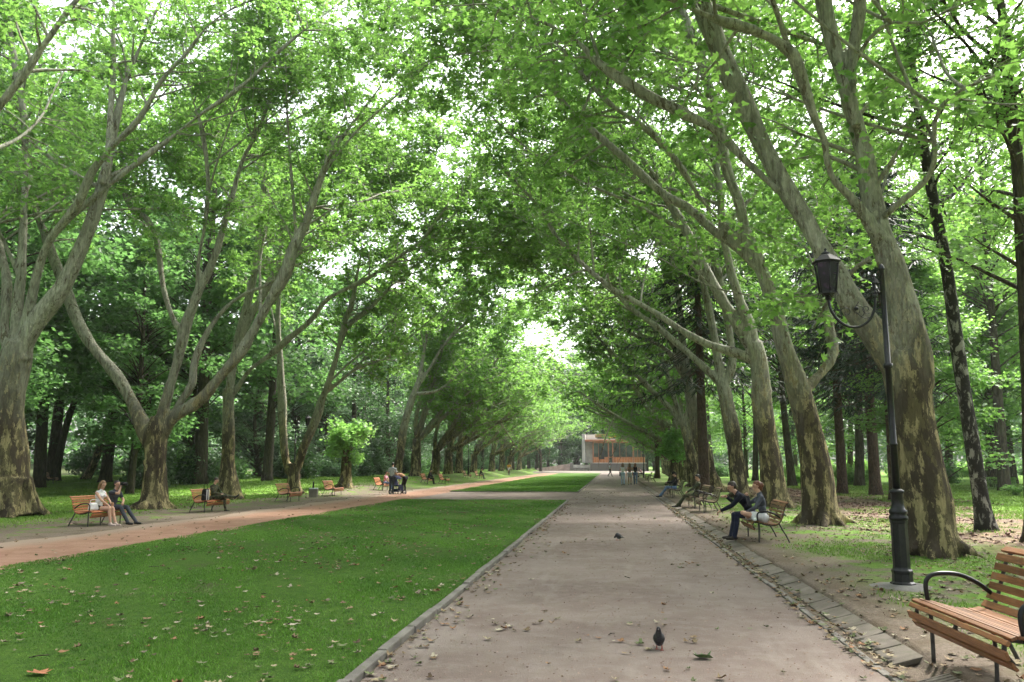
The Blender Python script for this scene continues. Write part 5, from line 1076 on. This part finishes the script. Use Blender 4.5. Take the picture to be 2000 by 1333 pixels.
navy = cloth('navy_jumper', (.012, .013, .022)); jeansd = cloth('dark_jeans', (.02, .024, .045)); blackc = cloth('black_cloth', (.015, .014, .015)); whitec = cloth('white_cotton', (.68, .66, .68), .06); greyc = cloth('grey_jacket', (.07, .075, .095)); jeans = cloth('blue_denim', (.12, .18, .30)); ljeans = cloth('pale_denim', (.45, .58, .75)); pink = cloth('pink_check', (.55, .28, .34), .25, 30); shorts_l = cloth('pale_shorts', (.6, .6, .62)); greyt = cloth('grey_tee', (.33, .36, .38)); camof = camo(); yellow = cloth('yellow_tee', (.75, .38, .03)); brownc = cloth('brown_top', (.28, .15, .09)); slate = cloth('slate_trousers', (.05, .055, .07))
HB, HD, HR, HL = hairmat('hair_dark', (.035, .022, .015)), hairmat('hair_black', (.015, .012, .01)), hairmat('hair_auburn', (.16, .05, .02)), hairmat('hair_light', (.22, .12, .06))
SEAT = .50                                   # pelvis centre above ground when seated
def at(x, y, dz=0): return (x, y, hzf(x, y) + dz)
# couple eating, right bench (facing -x: rz = pi; their left is towards the camera)
bz = hzf(3.08, 17.75)
man = person((3.0, 18.0, bz), PI + .05, (.13, .02, SEAT + .02), .56, [(.46, .13, .50), (.47, -.12, .49)], [(.53, .16, -.02), (.56, -.08, -.02)], [(.66, .16, .88), (.80, .20, .60)][::-1], [(-.2, .5, -1), (-.1, .3, -1)][::-1], (1, .1, -.35), (navy, jeansd), HB, 'm', 1, 1, (.02, .015, .012), label='dark-haired man in black leaning forward to eat on the right bench', voxel=.008, group=None, grip=.9, scale=.96)
wom = person((3.0, 17.38, bz), PI - .05, (-.03, 0, SEAT), .12, [(.38, .24, .60), (.40, -.20, .60)], [(.30, -.12, .50), (.22, .24, .50)], [(.33, .10, .64), (.30, -.02, .98)], [(0, 1, -.6), (0, -.7, -1)], (1, .15, -.1), (greyc, shorts_l), HR, 'f', 1, .35, (.6, .6, .62), toes=[(.3, -1, 0), (.2, 1, 0)], label='auburn-haired woman in a grey jacket sitting cross-legged beside the man in black', voxel=.008, hairstyle='bun', grip=.9)
# man in dark clothes lounging, reader in jeans
person((2.98, 30.35, hzf(3.02, 30.4)), PI + .05, (.02, 0, SEAT - .02), -.25, [(.44, .13, .47), (.46, -.12, .45)], [(.80, .20, .02), (.66, -.06, .02)], [(.34, .12, .62), (.32, -.1, .62)], [(-.2, 1, -.6), (-.2, -1, -.6)], (1, .1, -.35), (camof, camof), HD, 'm', 1, 1, (.02, .02, .018), label='man in dark patterned clothes leaning back on the right bench', voxel=.01, cap_on=None)
person((2.9, 39.5, hzf(2.95, 39.6)), PI, (.0, 0, SEAT - .02), -.12, [(.42, .12, .52), (.43, -.11, .50)], [(.78, .16, .02), (.70, -.1, .02)], [(.36, .1, .74), (.36, -.06, .74)], [(-.2, 1, -.6), (-.2, -1, -.6)], (1, 0, -.6), (blackc, jeans), HD, 'm', 1, 1, (.02, .02, .02), label='reader in blue jeans and a black top with a dark cap on the right', voxel=.01, cap_on=blackc)
# woman and camera man, left bench (facing +x)
bx, by = BL[0]; bz = hzf(bx, by)
wl = person((bx + .10, by - .12, bz), -.12, (-.02, 0, SEAT), .05, [(.42, .07, .49), (.42, -.06, .49)], [(.56, .05, -.01), (.48, -.07, -.01)], [(.36, .08, .60), (.34, -.06, .60)], [(-.2, 1, -.6), (-.3, -1, -.7)], (1, -.25, -.35), (whitec, blackc), HL, 'f', 0, 0, (.45, .35, .32), label='long-haired woman in a white top and black shorts on the left bench', voxel=.008, hairstyle='long')
ml = person((bx + .12, by + .42, bz), -.15, (.0, 0, SEAT), .15, [(.44, .14, .50), (.44, -.12, .50)], [(.78, .16, .0), (.70, -.10, .0)], [(.34, .06, .64), (.30, -.02, 1.13)], [(-.2, 1, -.6), (.1, -.7, -1)], (1, -.15, .0), (slate, slate), HB, 'm', .5, 1, (.02, .02, .02), label='man in dark trousers raising a camera to his face on the left bench', voxel=.008, grip=.9)
b = MB(); b.box((0, 0, 0), (.07, .13, .09), bev=.012); b.lathe([(.036, 0), (.036, .05), (.042, .055), (.042, .12), (.038, .125)], (0, 0, 0), 14)
def place_mesh(mb, name, mat, loc, rot, label, cat):
    o = mb.build(name, mat); o.location = loc; o.rotation_euler = rot; return tag(o, label, cat)
cx_, sx_ = math.cos(-.15), math.sin(-.15)
root = empty('camera', (bx + .12 + .31 * cx_, by + .42 + .31 * sx_, bz + 1.10), -.15, 'small black camera held to the eye of the man on the left bench', 'camera'); b = MB(); b.box((0, 0, 0), (.07, .13, .09), bev=.012); b.build('body', M['iron'], root)
b = MB(); b.lathe([(.034, 0), (.036, .05), (.042, .055), (.042, .13), (.036, .135)], (0, 0, 0), 14); o = b.build('lens', M['iron'], root); o.rotation_euler = (0, PI / 2, 0)
def bag(name, d, mat, loc, rz, label, strap=True, flap=None, cat='bag'):
    root = empty(name, loc, rz, label, cat); b = MB(); b.box((0, 0, d[2] / 2), d, bev=min(d) * .35, taper=.8); b.build('body', mat, root)
    if strap: s = MB(); tube(s, spline(np.array([(-d[0] * .0, -d[1] * .38, d[2] * .9), (0, -d[1] * .3, d[2] * 1.35), (0, d[1] * .3, d[2] * 1.35), (0, d[1] * .38, d[2] * .9)]), .03), .008, 6); s.build('strap', mat, root)
    if flap: f = MB(); [f.box((d[0] * .46, y_, d[2] * .5), (.02, .035, d[2] * .85), bev=.005) for y_ in (-d[1] * .2, d[1] * .2)]; f.build('stripe', flap, root)
    return root
bag('handbag', (.12, .28, .20), whitec, (bx + .12, by - .42, bz + .415), -.3, 'white handbag on the bench beside the woman in white')
bag('paper_cup', (.07, .07, .11), brownc, (bx + .46, by - .10, bz + .505), 0, 'small tan paper bag in the lap of the woman in white', False, cat='paper bag')
# camouflage sitter
bx, by = BL[1]; bz = hzf(bx, by)
person((bx + .08, by + .05, bz), -.1, (.0, 0, SEAT), .02, [(.44, .12, .50), (.46, -.04, .60)], [(.47, .14, -.01), (.86, .10, .56)], [(.34, .10, .66), (.34, -.08, .68)], [(-.2, 1, -.6), (-.2, -1, -.6)], (1, -.05, -.5), (camof, camof), HB, 'm', 1, 1, (.015, .015, .015), toes=[None, (.75, .1, .65)], label='man in camouflage sitting with one leg crossed on the left bench', voxel=.009)
bag('rucksack', (.2, .3, .42), blackc, (bx + .02, by - .42, bz + .39), -.1, 'dark striped rucksack on the bench beside the camouflage sitter', True, whitec)
# group with pushchair
bx, by = BL[4]; bz = hzf(bx, by); q = gt(752, 963)
person((bx + .15, by + .1, bz), -.1, (.02, 0, SEAT), .12, [(.44, .12, .5), (.44, -.1, .5)], [(.52, .14, -.01), (.5, -.1, -.01)], [(.42, .1, .56), (.4, -.08, .56)], [(-.2, 1, -.6), (-.2, -1, -.6)], (1, -.1, -.1), (pink, jeans), HB, 'm', .5, 1, (.5, .5, .52), label='seated person in a pink shirt and jeans beside the pushchair', voxel=.011)
q = gt(765, 966)
person((q[0], q[1], hzf(q[0], q[1])), 1.35, (0, 0, .93), .03, [(.02, .09, .50), (.0, -.09, .50)], [(.0, .1, 0), (-.03, -.1, 0)], [(.28, .2, .98), (.28, -.2, .98)], [(-1, .3, -.2), (-1, -.3, -.2)], (1, .1, -.1), (greyt, slate), HD, 'm', .5, 1, (.05, .05, .05), label='standing person in a grey tee shirt seen from behind at the pushchair', voxel=.011)
q2 = gt(784, 965)
person((q2[0] + .05, q2[1] + .3, hzf(*q2[:2])), 2.7, (-.1, 0, .88), 1.15, [(.02, .1, .48), (.02, -.1, .48)], [(.0, .1, 0), (-.03, -.1, 0)], [(.52, .12, .55), (.50, -.12, .58)], [(-1, .3, -.2), (-1, -.3, -.2)], (.7, .1, -.8), (brownc, blackc), HD, 'f', 0, 1, (.05, .05, .05), label='person in dark trousers bending over the pushchair', voxel=.011)
def pushchair(loc, rz):
    root = empty('pushchair', loc, rz, 'dark blue pushchair with white-rimmed wheels between the standing and bending persons', 'pushchair'); f = MB(); nv = cloth('pram_navy', (.015, .017, .045))
    for s in (-.22, .22): tube(f, spline(np.array([(-.52, s, 1.0), (-.35, s, .85), (.05, s, .45), (.35, s, .14)]), .06), .012, 6); tube(f, np.array([(-.3, s, .14), (.02, s, .52)]), .012, 6)
    tube(f, np.array([(-.52, -.22, 1.0), (-.52, .22, 1.0)]), .016, 6); tube(f, np.array([(-.3, -.22, .14), (-.3, .22, .14)]), .01, 6); f.build('frame', M['iron'], root)
    s_ = MB(); s_.box((.0, 0, .48), (.42, .36, .09), bev=.03); s_.box((-.2, 0, .68), (.09, .36, .42), np.array(Matrix.Rotation(-.35, 3, 'Y')), bev=.03); s_.box((.26, 0, .32), (.07, .34, .26), bev=.02); s_.build('seat', nv, root)
    a = np.linspace(.2, PI * .85, 8); cn = MB(); V = []
    for y_ in np.linspace(-.2, .2, 5):
        for t_ in a: V.append((-.12 + .30 * math.cos(t_) * (1 - (y_ / .5) ** 2), y_, .78 + .26 * math.sin(t_) * (1 - (y_ / .5) ** 2)))
    V = np.array(V); V2 = V * .97 + V.mean(0) * .03; i = [(r * 8 + c, r * 8 + c + 1, (r + 1) * 8 + c + 1, (r + 1) * 8 + c) for r in range(4) for c in range(7)]
    cn.add(V, np.array(i)); cn.add(V2, np.array(i)[:, ::-1]); cn.build('canopy', nv, root); b = MB(); b.box((-.05, 0, .22), (.4, .34, .16), bev=.03); b.build('basket', nv, root)
    for x_, y_ in ((-.3, -.25), (-.3, .25), (.36, -.2), (.36, .2)):
        w_ = MB(); th = np.linspace(0, 2 * PI, 21); tube(w_, np.column_stack([x_ + .12 * np.cos(th), th * 0 + y_, .13 + .12 * np.sin(th)]), .018, 6); wo = w_.build('wheel', M['iron'], root)
        r_ = MB()
        for k in range(6): tube(r_, np.array([(x_, y_, .13), (x_ + .11 * math.cos(k * PI / 3), y_, .13 + .11 * math.sin(k * PI / 3))]), .006, 4)
        tube(r_, np.array([(x_, y_ - .02, .13), (x_, y_ + .02, .13)]), .025, 8); r_.build('rim', whitec, wo)
q3 = gt(776, 966); pushchair((q3[0], q3[1], hzf(*q3[:2])), -.5)
# more far figures
bx, by = BL[5]; bz = hzf(bx, by)
def sitter(x, y, rz, mats, hair, label, **k): return person((x, y, hzf(x, y)), rz, (.02, 0, SEAT), k.pop('lean', .25), [(.43, .12, .5), (.43, -.11, .5)], [(.5, .13, 0), (.47, -.12, 0)], [(.42, .08, .62), (.42, -.06, .62)], [(-.2, 1, -.6), (-.2, -1, -.6)], (1, 0, -.45), mats, hair, label=label, voxel=.014, **k)
sitter(bx + .15, by - .1, 0, (blackc, blackc), HD, 'person in black reading on the bench beyond the pushchair')
bx, by = BL[8]; sitter(bx + .15, by, 0, (blackc, slate), HD, 'tiny dark sitter on the farthest left bench')
sitter(atY(1254, HOR, 99)[0], 100, PI, (pink, blackc), HL, 'small sitter in a pink top on a far bench right of the three women', sex='f', sleeves=.5, lean=.4)
def walker(px, y, rz, mats, hair, label, stride=.2, **k):
    q = atY(px, HOR, y); return person((q[0], y, hzf(q[0], y) + .012), rz, (0, 0, .91), .03, [(stride * .55, .09, .50), (-stride * .1, -.09, .49)], [(stride, .09, 0), (-stride, -.09, .03)], [(-.08, .26, .80), (.14, -.26, .82)], [(-1, .4, 0), (-1, -.4, 0)], (1, 0, -.05), mats, hair, label=label, voxel=.013, **k)
walker(1216, 66, 1.57, (whitec, ljeans), HL, 'woman with hair on bare shoulders and pale jeans, leftmost of three walking away', .12, sex='f', sleeves=0, hairstyle='long', group='women walking away on the avenue')
walker(1229.5, 67, 1.6, (brownc, shorts_l), HL, 'woman in a pale short skirt, middle of the three walking away', .1, sex='f', sleeves=0, legs=.35, hairstyle='long', group='women walking away on the avenue')
walker(1240.5, 68, 1.55, (blackc, jeans), HR, 'long-haired woman in a black top and blue jeans, rightmost of three walking away', .16, sex='f', sleeves=0, hairstyle='long', group='women walking away on the avenue')
walker(1191, 112, .2, (greyt, blackc), HD, 'lone walker in black trousers crossing the avenue before the kiosk', .3, sleeves=.5)
q = atY(1211, HOR, 66); bag('shoulder_bag', (.12, .26, .34), cloth('bag_blue', (.02, .025, .06)), (q[0] - .02, 66.0, .72), 0, 'dark blue bag hanging beside the leftmost of the three women')
# cyclist in yellow, far left
q = gt(994, 929); cyx, cyy = q[0], q[1]; cz = hzf(cyx, cyy)
root = empty('bicycle', (cyx, cyy, cz), -1.3, 'bicycle under the far rider in yellow', 'bicycle'); b = MB()
for a_, c_ in (((-.5, 0, .34), (-.15, 0, .3)), ((-.5, 0, .34), (-.2, 0, .8)), ((-.15, 0, .3), (-.22, 0, .92)), ((-.15, 0, .3), (.36, 0, .78)), ((-.2, 0, .8), (.36, 0, .84)), ((.33, 0, .95), (.52, 0, .34))): tube(b, np.array([a_, c_]), .018, 6)
b.build('frame', M['iron'], root); h_ = MB(); tube(h_, np.array([(.33, -.25, 1.0), (.33, .25, 1.0)]), .014, 6); tube(h_, np.array([(.33, 0, .9), (.33, 0, 1.0)]), .014, 6); h_.build('handlebar', M['iron'], root); s_ = MB(); s_.box((-.22, 0, .94), (.25, .13, .05), bev=.02); s_.build('saddle', M['iron'], root)
for x_ in (-.5, .52):
    w_ = MB(); th = np.linspace(0, 2 * PI, 25); tube(w_, np.column_stack([x_ + .32 * np.cos(th), th * 0, .34 + .32 * np.sin(th)]), .02, 6)
    for k in range(8): tube(w_, np.array([(x_, 0, .34), (x_ + .31 * math.cos(k * PI / 4), 0, .34 + .31 * math.sin(k * PI / 4))]), .004, 3)
    w_.build('wheel', M['iron'], root)
person((cyx, cyy, cz), -1.3, (-.2, 0, 1.02), .55, [(.14, .09, .82), (.10, -.09, .62)], [(-.02, .1, .42), (-.08, -.1, .16)], [(.34, .22, 1.03), (.34, -.22, 1.03)], [(0, 1, -.6), (0, -1, -.6)], (1, 0, -.1), (yellow, shorts_l), HB, 'm', .5, .35, (.5, .5, .5), label='far rider in a yellow shirt coming along the left path', voxel=.014)
# sandwiches in the couple's hands
def snack(loc, label):
    b = MB(); capsule(b, (-.045, 0, 0), (.045, 0, .01), .024, .02, 10); o = b.build('snack', m_simple('bread', (.5, .34, .16), .8, .25, 40)); o.location = loc; tag(o, label, 'food')
def hand_world(p, h): return tuple(p.matrix_basis @ Vector(h))
snack(hand_world(man, (.69, -.10, .86)) if False else (3.0 - .68, 18.0 - .15, hzf(3.08, 17.75) + .86), 'pale bitten snack in the raised hand of the man in black')

# ------------------------------------------------------------------ pigeons
pg = m_simple('pigeon_feathers', (.018, .017, .02), .45, .4, 60, 0, .4); pr = m_simple('pigeon_feet', (.35, .07, .06), .6); pgrey = m_simple('pigeon_belly', (.06, .07, .09), .6, .3, 40)
def pigeon(px, py, rz, label, peck=False):
    q = gt(px, py); root = empty('pigeon', (q[0], q[1], hzf(q[0], q[1]) + .012), rz, label, 'pigeon')
    caps = [((.03, 0, .105), (-.05, 0, .09), .056, .047, 0, None), ((-.05, 0, .09), (-.15, 0, .075), .042, .014, 0, ((0, 0, 1), .6)), ((-.14, 0, .075), (-.20, 0, .07), .022, .018, 0, ((0, 0, 1), .35)), ((.0, 0, .075), (-.04, 0, .07), .045, .038, 1, None)]
    hd = (.125, 0, .06) if peck else (.07, 0, .195)
    caps += [((.05, 0, .12), hd, .038, .019, 0, None), (hd, (hd[0] + .012, 0, hd[2] + .002), .02, .018, 0, None)]
    for s in (-1, 1): caps.append(((.02, s * .04, .11), (-.13, s * .02, .085), .03, .01, 0, ((0, 1, 0), .5)))
    skinned('body', caps, [pg, pgrey], root, .006, 3); b = MB(); tip = (hd[0] + .045, 0, hd[2] - (.03 if peck else .006)); tube(b, np.array([(hd[0] + .02, 0, hd[2]), tip]), [.007, .002], 6); b.build('beak', m_simple('beak', (.15, .13, .12), .5), root)
    for s in (-1, 1):
        l = MB(); x_ = .02 * s; tube(l, np.array([(-.01 + x_, s * .022, .07), (.0 + x_, s * .024, .01)]), .0045, 6)
        for t_ in (-.5, 0, .5, PI): tube(l, np.array([(x_, s * .024, .008), (x_ + .03 * math.cos(t_), s * .024 + .03 * math.sin(t_), .003)]), .003, 4)
        l.build('leg', pr, root)
pigeon(1288, 1272, -PI / 2 - .1, 'dark pigeon walking towards the camera on the near path'); pigeon(1208, 1057, 2.2, 'dark pigeon pecking farther up the middle of the path', True); pigeon(1529, 1013, .8, 'dark pigeon on the verge behind the couple on the bench', True)
# ------------------------------------------------------------------ grass blades
def blades(name, n, xr, yr, zf, rng, keep=None, h=(.02, .05), w=.006, mat='grass', power=1.6):
    u = rng.uniform(0, 1, n); y = yr[0] + (yr[1] - yr[0]) * u ** power; x = rng.uniform(*xr, n)
    if keep is not None: k = keep(x, y, rng); x, y = x[k], y[k]
    n = len(x); z = zf(x, y); a = rng.uniform(0, 2 * PI, n); hh = rng.uniform(*h, n) * (1 + .25 * np.sin(x * 3 + y)) ; ww = w * (1 + y * .06); s = np.column_stack([np.cos(a), np.sin(a), a * 0]) * ww[:, None]
    b = np.column_stack([x, y, z - .005]); tip = b + np.column_stack([rng.normal(0, .5, n) * hh, rng.normal(0, .5, n) * hh, hh])
    V = np.stack([b - s, b + s, tip], 1).reshape(-1, 3); mb = MB()
    t = np.clip(.5 + .22 * np.sin(x * 1.1 + 2 * np.sin(y * .6)) + .15 * np.sin(x * 5 + y * 3) + rng.normal(0, .22, n), 0, 1); mb.add(V, np.arange(n * 3).reshape(-1, 3), 0, t, smooth=False)
    o = mb.build(name, M[mat], tint=True); return tag(o, kind='stuff')
rng = np.random.default_rng(77)
M['grass_sun_pale'] = m_leaf('grass_sun_pale', (.09, .17, .025), (.18, .28, .05), (.18, .33, .05), .3, .6)  # pale grass, its colour brightened to stand in for sun on the outer lawns
tag(blades('grass', 520000, (-9.66, X0 - .1), (4.0, YA), lambda x, y: x * 0 + .042, rng, lambda x, y, r: r.uniform(0, 1, len(x)) < np.clip(.85 + .45 * np.sin(x * 1.3 + 2 * np.sin(y * .9)) + .35 * np.sin(y * 2.1 + x * .7) + .25 * np.sin(x * 5.3 + y * 3.1), .22, 1), h=(.014, .036), power=1.9, w=.0045), 'close-mown grass of the near lawn'); tag(blades('grass', 60000, (-9.66, X0 - .1), (YB, 110), lambda x, y: x * 0 + .045, rng, h=(.03, .06), w=.004), 'grass of the lawn beyond the cross path')
def vk(x, y, r):
    f = np.sin(x * 1.3 + 2.0 * np.sin(y * .5)) + np.sin(y * .8 + x * .4) + .8 * np.sin(x * 3.1 + y * 2.2); return r.uniform(0, 1.0, len(x)) < np.clip((f + .1) * .6, .02, .9) * sm((x - 2.8) / 1.2)
tag(blades('grass', 150000, (2.7, 13), (6, 34), hz, rng, vk, h=(.02, .055), mat='grass_sun_pale', power=1.5), 'thin patchy grass on the worn right verge')
tag(blades('grass', 90000, (11, 40), (18, 60), hz, rng, None, h=(.04, .09), w=.008, mat='grass_sun_pale', power=1.3), 'rough grass of the right lawn'); tag(blades('grass', 110000, (-45, -15.5), (20, 70), hz, rng, lambda x, y, r: r.uniform(0, 1, len(x)) < sm((-x - 15.2) / 2.5), h=(.04, .08), w=.008, mat='grass_sun_pale', power=1.3), 'rough grass of the left lawn')
# ------------------------------------------------------------------ fallen leaves
def m_dry(name, cols):
    t = NT(name); at_ = t.n('Attribute', attribute_name='tint', attribute_type='GEOMETRY').outputs['Fac']; oi = t.n('ObjectInfo').outputs['Random']
    f = t.math('FRACT', t.math('ADD', at_, t.math('MULTIPLY', oi, 1.0))); r = t.n('ValToRGB'); t.put(r.inputs[0], f); el = r.color_ramp.elements; r.color_ramp.interpolation = 'CONSTANT'
    el[0].position = 0; el[0].color = (*cols[0], 1); el[1].position = 1 / len(cols); el[1].color = (*cols[1], 1)
    for i in range(2, len(cols)): e = el.new(i / len(cols)); e.color = (*cols[i], 1)
    nz = t.noise(t.coord(), 30, 3); c = t.mix(t.math('MULTIPLY', t.ramp(nz, .45, .7), .4), r.outputs[0], (.1, .06, .03)); return t.done(c, .8, spec=.2)
M['dry'] = m_dry('dry_leaf', [(.22, .165, .10), (.15, .105, .065), (.28, .235, .15), (.09, .065, .045), (.22, .15, .09), (.14, .17, .08), (.36, .32, .24), (.24, .13, .07), (.18, .155, .11), (.12, .14, .07)])
M['litter_old'] = m_dry('old_leaf', [(.17, .10, .08), (.26, .17, .14), (.12, .075, .06), (.32, .22, .18), (.2, .13, .10)])
def leafmesh(seed, s=1.0):
    """one dry leaf: lobed, curled up at its edges, with a stalk"""
    g = np.random.default_rng(seed); L = LEAF_HI.copy(); L[:, 1] -= .45; cu = g.uniform(.15, .7); tw = g.uniform(-.5, .5)
    r = np.hypot(L[:, 0], L[:, 1]); L[:, 2] = cu * r ** 2 * (1 + .6 * np.sin(np.arctan2(L[:, 1], L[:, 0]) * g.integers(2, 4) + g.uniform(0, 6))) + tw * L[:, 0] * L[:, 1]
    In = L * np.array([.5, .5, .25]); V = np.vstack([L, In, [[0, 0, 0]]]) ; V[:, 2] -= V[:, 2].min(); return V * s
LF = [[i, (i + 1) % 12, 12 + (i + 1) % 12, 12 + i] for i in range(12)]; LT = [[12 + i, 12 + (i + 1) % 12, 24] for i in range(12)]
def scatter(name, label, pts, size, rng, mat, zoff=.004):
    mb = MB(); n = len(pts); k = rng.integers(0, 8, n)
    for v in range(8):
        P = pts[k == v]; m = len(P)
        if m == 0: continue
        L = leafmesh(50 + v); a = rng.uniform(0, 2 * PI, m); s = rng.uniform(*size, m); X = L[None, :, 0] * s[:, None]; Y = L[None, :, 1] * s[:, None]; Z = L[None, :, 2] * s[:, None] * rng.uniform(.4, 1.1, (m, 1)); ca, sa = np.cos(a)[:, None], np.sin(a)[:, None]
        tx, ty = rng.normal(0, .15, (m, 1)), rng.normal(0, .15, (m, 1)); W = np.stack([X * ca - Y * sa, X * sa + Y * ca, Z + np.abs(X * tx) + np.abs(Y * ty)], -1) + P[:, None, :] + np.array([0, 0, zoff])
        off = (np.arange(m) * 25)[:, None, None]; tv = rng.uniform(0, 1, m)
        q = (np.array(LF)[None] + off).reshape(-1, 4); t3 = (np.array(LT)[None] + off).reshape(-1, 3); base = mb.n
        mb.v.append(W.reshape(-1, 3)); mb.n += m * 25
        for f, rep in ((q, 12), (t3, 12)): mb.lv.append((f + base).ravel()); mb.ls.append(np.full(len(f), f.shape[1])); mb.m.append(np.zeros(len(f), int)); mb.t.append(np.repeat(tv, rep)); mb.smooth.append(np.full(len(f), False))
    o = mb.build(name, mat, tint=True); return tag(o, label, kind='stuff')
def zs(x, y):
    z = np.where((x > -9.6) & (x < X0 - .1) & ((y < YA) | (y > YB)), .065, np.where((x > -12.6) & (x < X1), .018, hz(x, y))); return np.where((x >= X1) & (x < 2.5), .03 + .28 * np.clip(x - X1 - .15, 0, .4), z)
def pts(x, y): return np.column_stack([x, y, zs(x, y)])
rng = np.random.default_rng(5); U = rng.uniform
A = []
n = 2600; A.append((U(-9.5, -2.1, n), 4.5 + 32 * U(0, 1, n) ** 1.5))                  # on the lawn
n = 420; A.append((U(X0, X1, n), 4.5 + 45 * U(0, 1, n) ** 1.5))                       # on the path
n = 450; A.append((X0 + np.abs(rng.normal(0, .18, n)), 4.5 + 30 * U(0, 1, n) ** 1.3))  # along the kerb
n = 900; A.append((X1 + U(-.08, .24, n), 4.5 + 30 * U(0, 1, n) ** 1.2))               # in the gutter
n = 2400; A.append((U(2.5, 7, n), 5 + 28 * U(0, 1, n) ** 1.2))                         # on the verge
n = 350; A.append((U(-13.6, -9.6, n), 14 + 60 * U(0, 1, n) ** 1.3)); n = 400; A.append((U(-24, -13, n), 16 + 60 * U(0, 1, n)))
n = 250; A.append((U(-9.5, X1, n), 45 + 50 * U(0, 1, n)))
for j in (0, 1, 4):                                 # leaves gather in loose drifts
    x_, y_ = A[j]; nc = len(x_) // 14; c_ = rng.integers(0, nc, len(x_)); m_ = rng.uniform(0, 1, len(x_)) < .6; lo_, hi_ = x_.min(), x_.max()
    A[j] = (np.clip(np.where(m_, x_[c_] + rng.normal(0, .28, len(x_)), x_), lo_, hi_), np.maximum(np.where(m_, y_[c_] + rng.normal(0, .28, len(x_)), y_), 4.3))
X = np.concatenate([a[0] for a in A]); Y = np.concatenate([a[1] for a in A])
near = np.argsort(Y)[:300]; far = np.argsort(Y)[300:]
scatter('leaf_litter', 'dry plane leaves strewn thinly farther along the avenue', pts(X[far], Y[far]), (.035, .095), rng, M['dry'])
protoL = []
for v in range(8):
    mb = MB(); V = leafmesh(50 + v); mb.add(V, [LF[i] for i in range(12)] + [LT[i] for i in range(12)], 0, 0.0, smooth=False); tube(mb, np.array([(0, -.45, .05), (.03, -.75, .12), (.08, -1.0, .1)]), .018, 4)
    o = mb.build('fallen_leaf', M['dry'], tint=True); protoL.append([o, 0])
for i in near:
    x, y = X[i], Y[i]; p = protoL[rng.integers(0, 8)]; o = p[0] if not p[1] else p[0].copy()
    if p[1]: C.objects.link(o)
    p[1] = 1; s = rng.uniform(.035, .085) * (1 if rng.uniform() < .85 else 1.5); z = float(zs(np.array([x]), np.array([y]))[0]); o.location = (x, y, z + .004); o.rotation_euler = (rng.normal(0, .15), rng.normal(0, .15), rng.uniform(0, 6.28)); o.scale = (s, s, s * rng.uniform(.5, 1.1))
    wh = 'on the near lawn' if x < X0 - .15 else ('against the left kerb of the path' if x < X0 + .35 else ('on the grey path' if x < X1 - .1 else ('in the right gutter' if x < 2.5 else 'on the worn verge by the near bench')))
    tag(o, 'dry curled plane leaf lying ' + wh, 'leaf', 'fallen leaves ' + wh)
n = 9000; x = U(5.5, 15, n); y = 13 + 42 * U(0, 1, n); f = np.sin(x * .9 + 1.5 * np.sin(y * .35)) + .7 * np.sin(y * .9 + x * .5); k = (U(0, 1, n) < np.clip(.45 + f * .5, 0, 1)) & (x > 6.3 + .6 * np.sin(y * .5)); scatter('leaf_litter', 'brown old leaves carpeting the ground under the right row', pts(x[k], y[k]), (.09, .16), rng, M['litter_old'])
n = 1500; x = U(-24, -14.5, n); y = 20 + 30 * U(0, 1, n); f = np.sin(x * .9 + 1.5 * np.sin(y * .35)); k = U(0, 1, n) < np.clip(f, 0, 1); scatter('leaf_litter', 'brown old leaves under the left row', pts(x[k], y[k]), (.09, .16), rng, M['litter_old'])
n = 16000; x = np.concatenate([U(X0, X1, 9000), U(2.45, 6, 6000), U(-12.4, -9.7, 1000)]); y = 4.2 + 40 * U(0, 1, n) ** 1.8; scatter('leaf_crumbs', 'small crumbs of broken leaf and bark strewn on paths and verge', pts(x, y), (.005, .024), rng, M['litter_old'])
# the one big green leaf by the pigeon, and the russet one at the lower left
for px, py, s, c, lab in ((1372, 1282, .16, (.10, .16, .06), 'large curled green leaf on the path right of the near pigeon'), (80, 1322, .17, (.30, .12, .06), 'large crumpled russet leaf at the lower left corner of the lawn')):
    q = gp(px, py, .03); mb = MB(); V = leafmesh(50 if s == .16 else 53); V[:, 2] *= 1.5; mb.add(V * s, LF + [t_ for t_ in LT], 0, smooth=False); o = mb.build('fallen_leaf', m_simple('big_leaf', c, .7, .35, 25)); o.location = (q[0], q[1], float(zs(np.array([q[0]]), np.array([q[1]]))[0])); tag(o, lab, 'leaf')
n = 16; mb = MB()
for i in range(14):
    x_, y_ = (U(2.6, 4.5), U(6, 14)) if i % 2 else (U(-9, 2), U(5, 14)); a = U(0, PI); L_ = U(.06, .18); z = float(zs(np.array([x_]), np.array([y_]))[0]) + .008; t_ = MB(); tube(t_, np.array([(0, 0, 0), (L_ * .5, .01, .004), (L_, -.005, 0)]), .005, 5); o = t_.build('twig', M['bark_dark']); o.location = (x_, y_, z); o.rotation_euler[2] = a; tag(o, 'small broken twig ' + ('on the worn right verge' if x_ > 2.5 else ('on the near lawn' if x_ < X0 else 'on the grey path')), 'twig', 'twigs ' + ('on the verge' if x_ > 2.5 else ('on the lawn' if x_ < X0 else 'on the path')))

# ------------------------------------------------------------------ the air
def haze(density):
    mb = MB(); mb.box((0, 260, 20), (880, 760, 54)); m = bpy.data.materials.new('haze'); m.use_nodes = True; nt_ = m.node_tree; nt_.nodes.clear()
    out = nt_.nodes.new('ShaderNodeOutputMaterial'); v = nt_.nodes.new('ShaderNodeVolumePrincipled'); v.inputs['Color'].default_value = (.93, .97, 1, 1); v.inputs['Density'].default_value = density; v.inputs['Anisotropy'].default_value = .2
    nt_.links.new(v.outputs[0], out.inputs['Volume']); o = mb.build('haze', m); tag(o, 'thin pale haze under the trees towards the far end of the avenue', kind='stuff')
    scene.cycles.volume_bounces = 1; scene.cycles.volume_step_rate = 10
haze(.00022)
import os
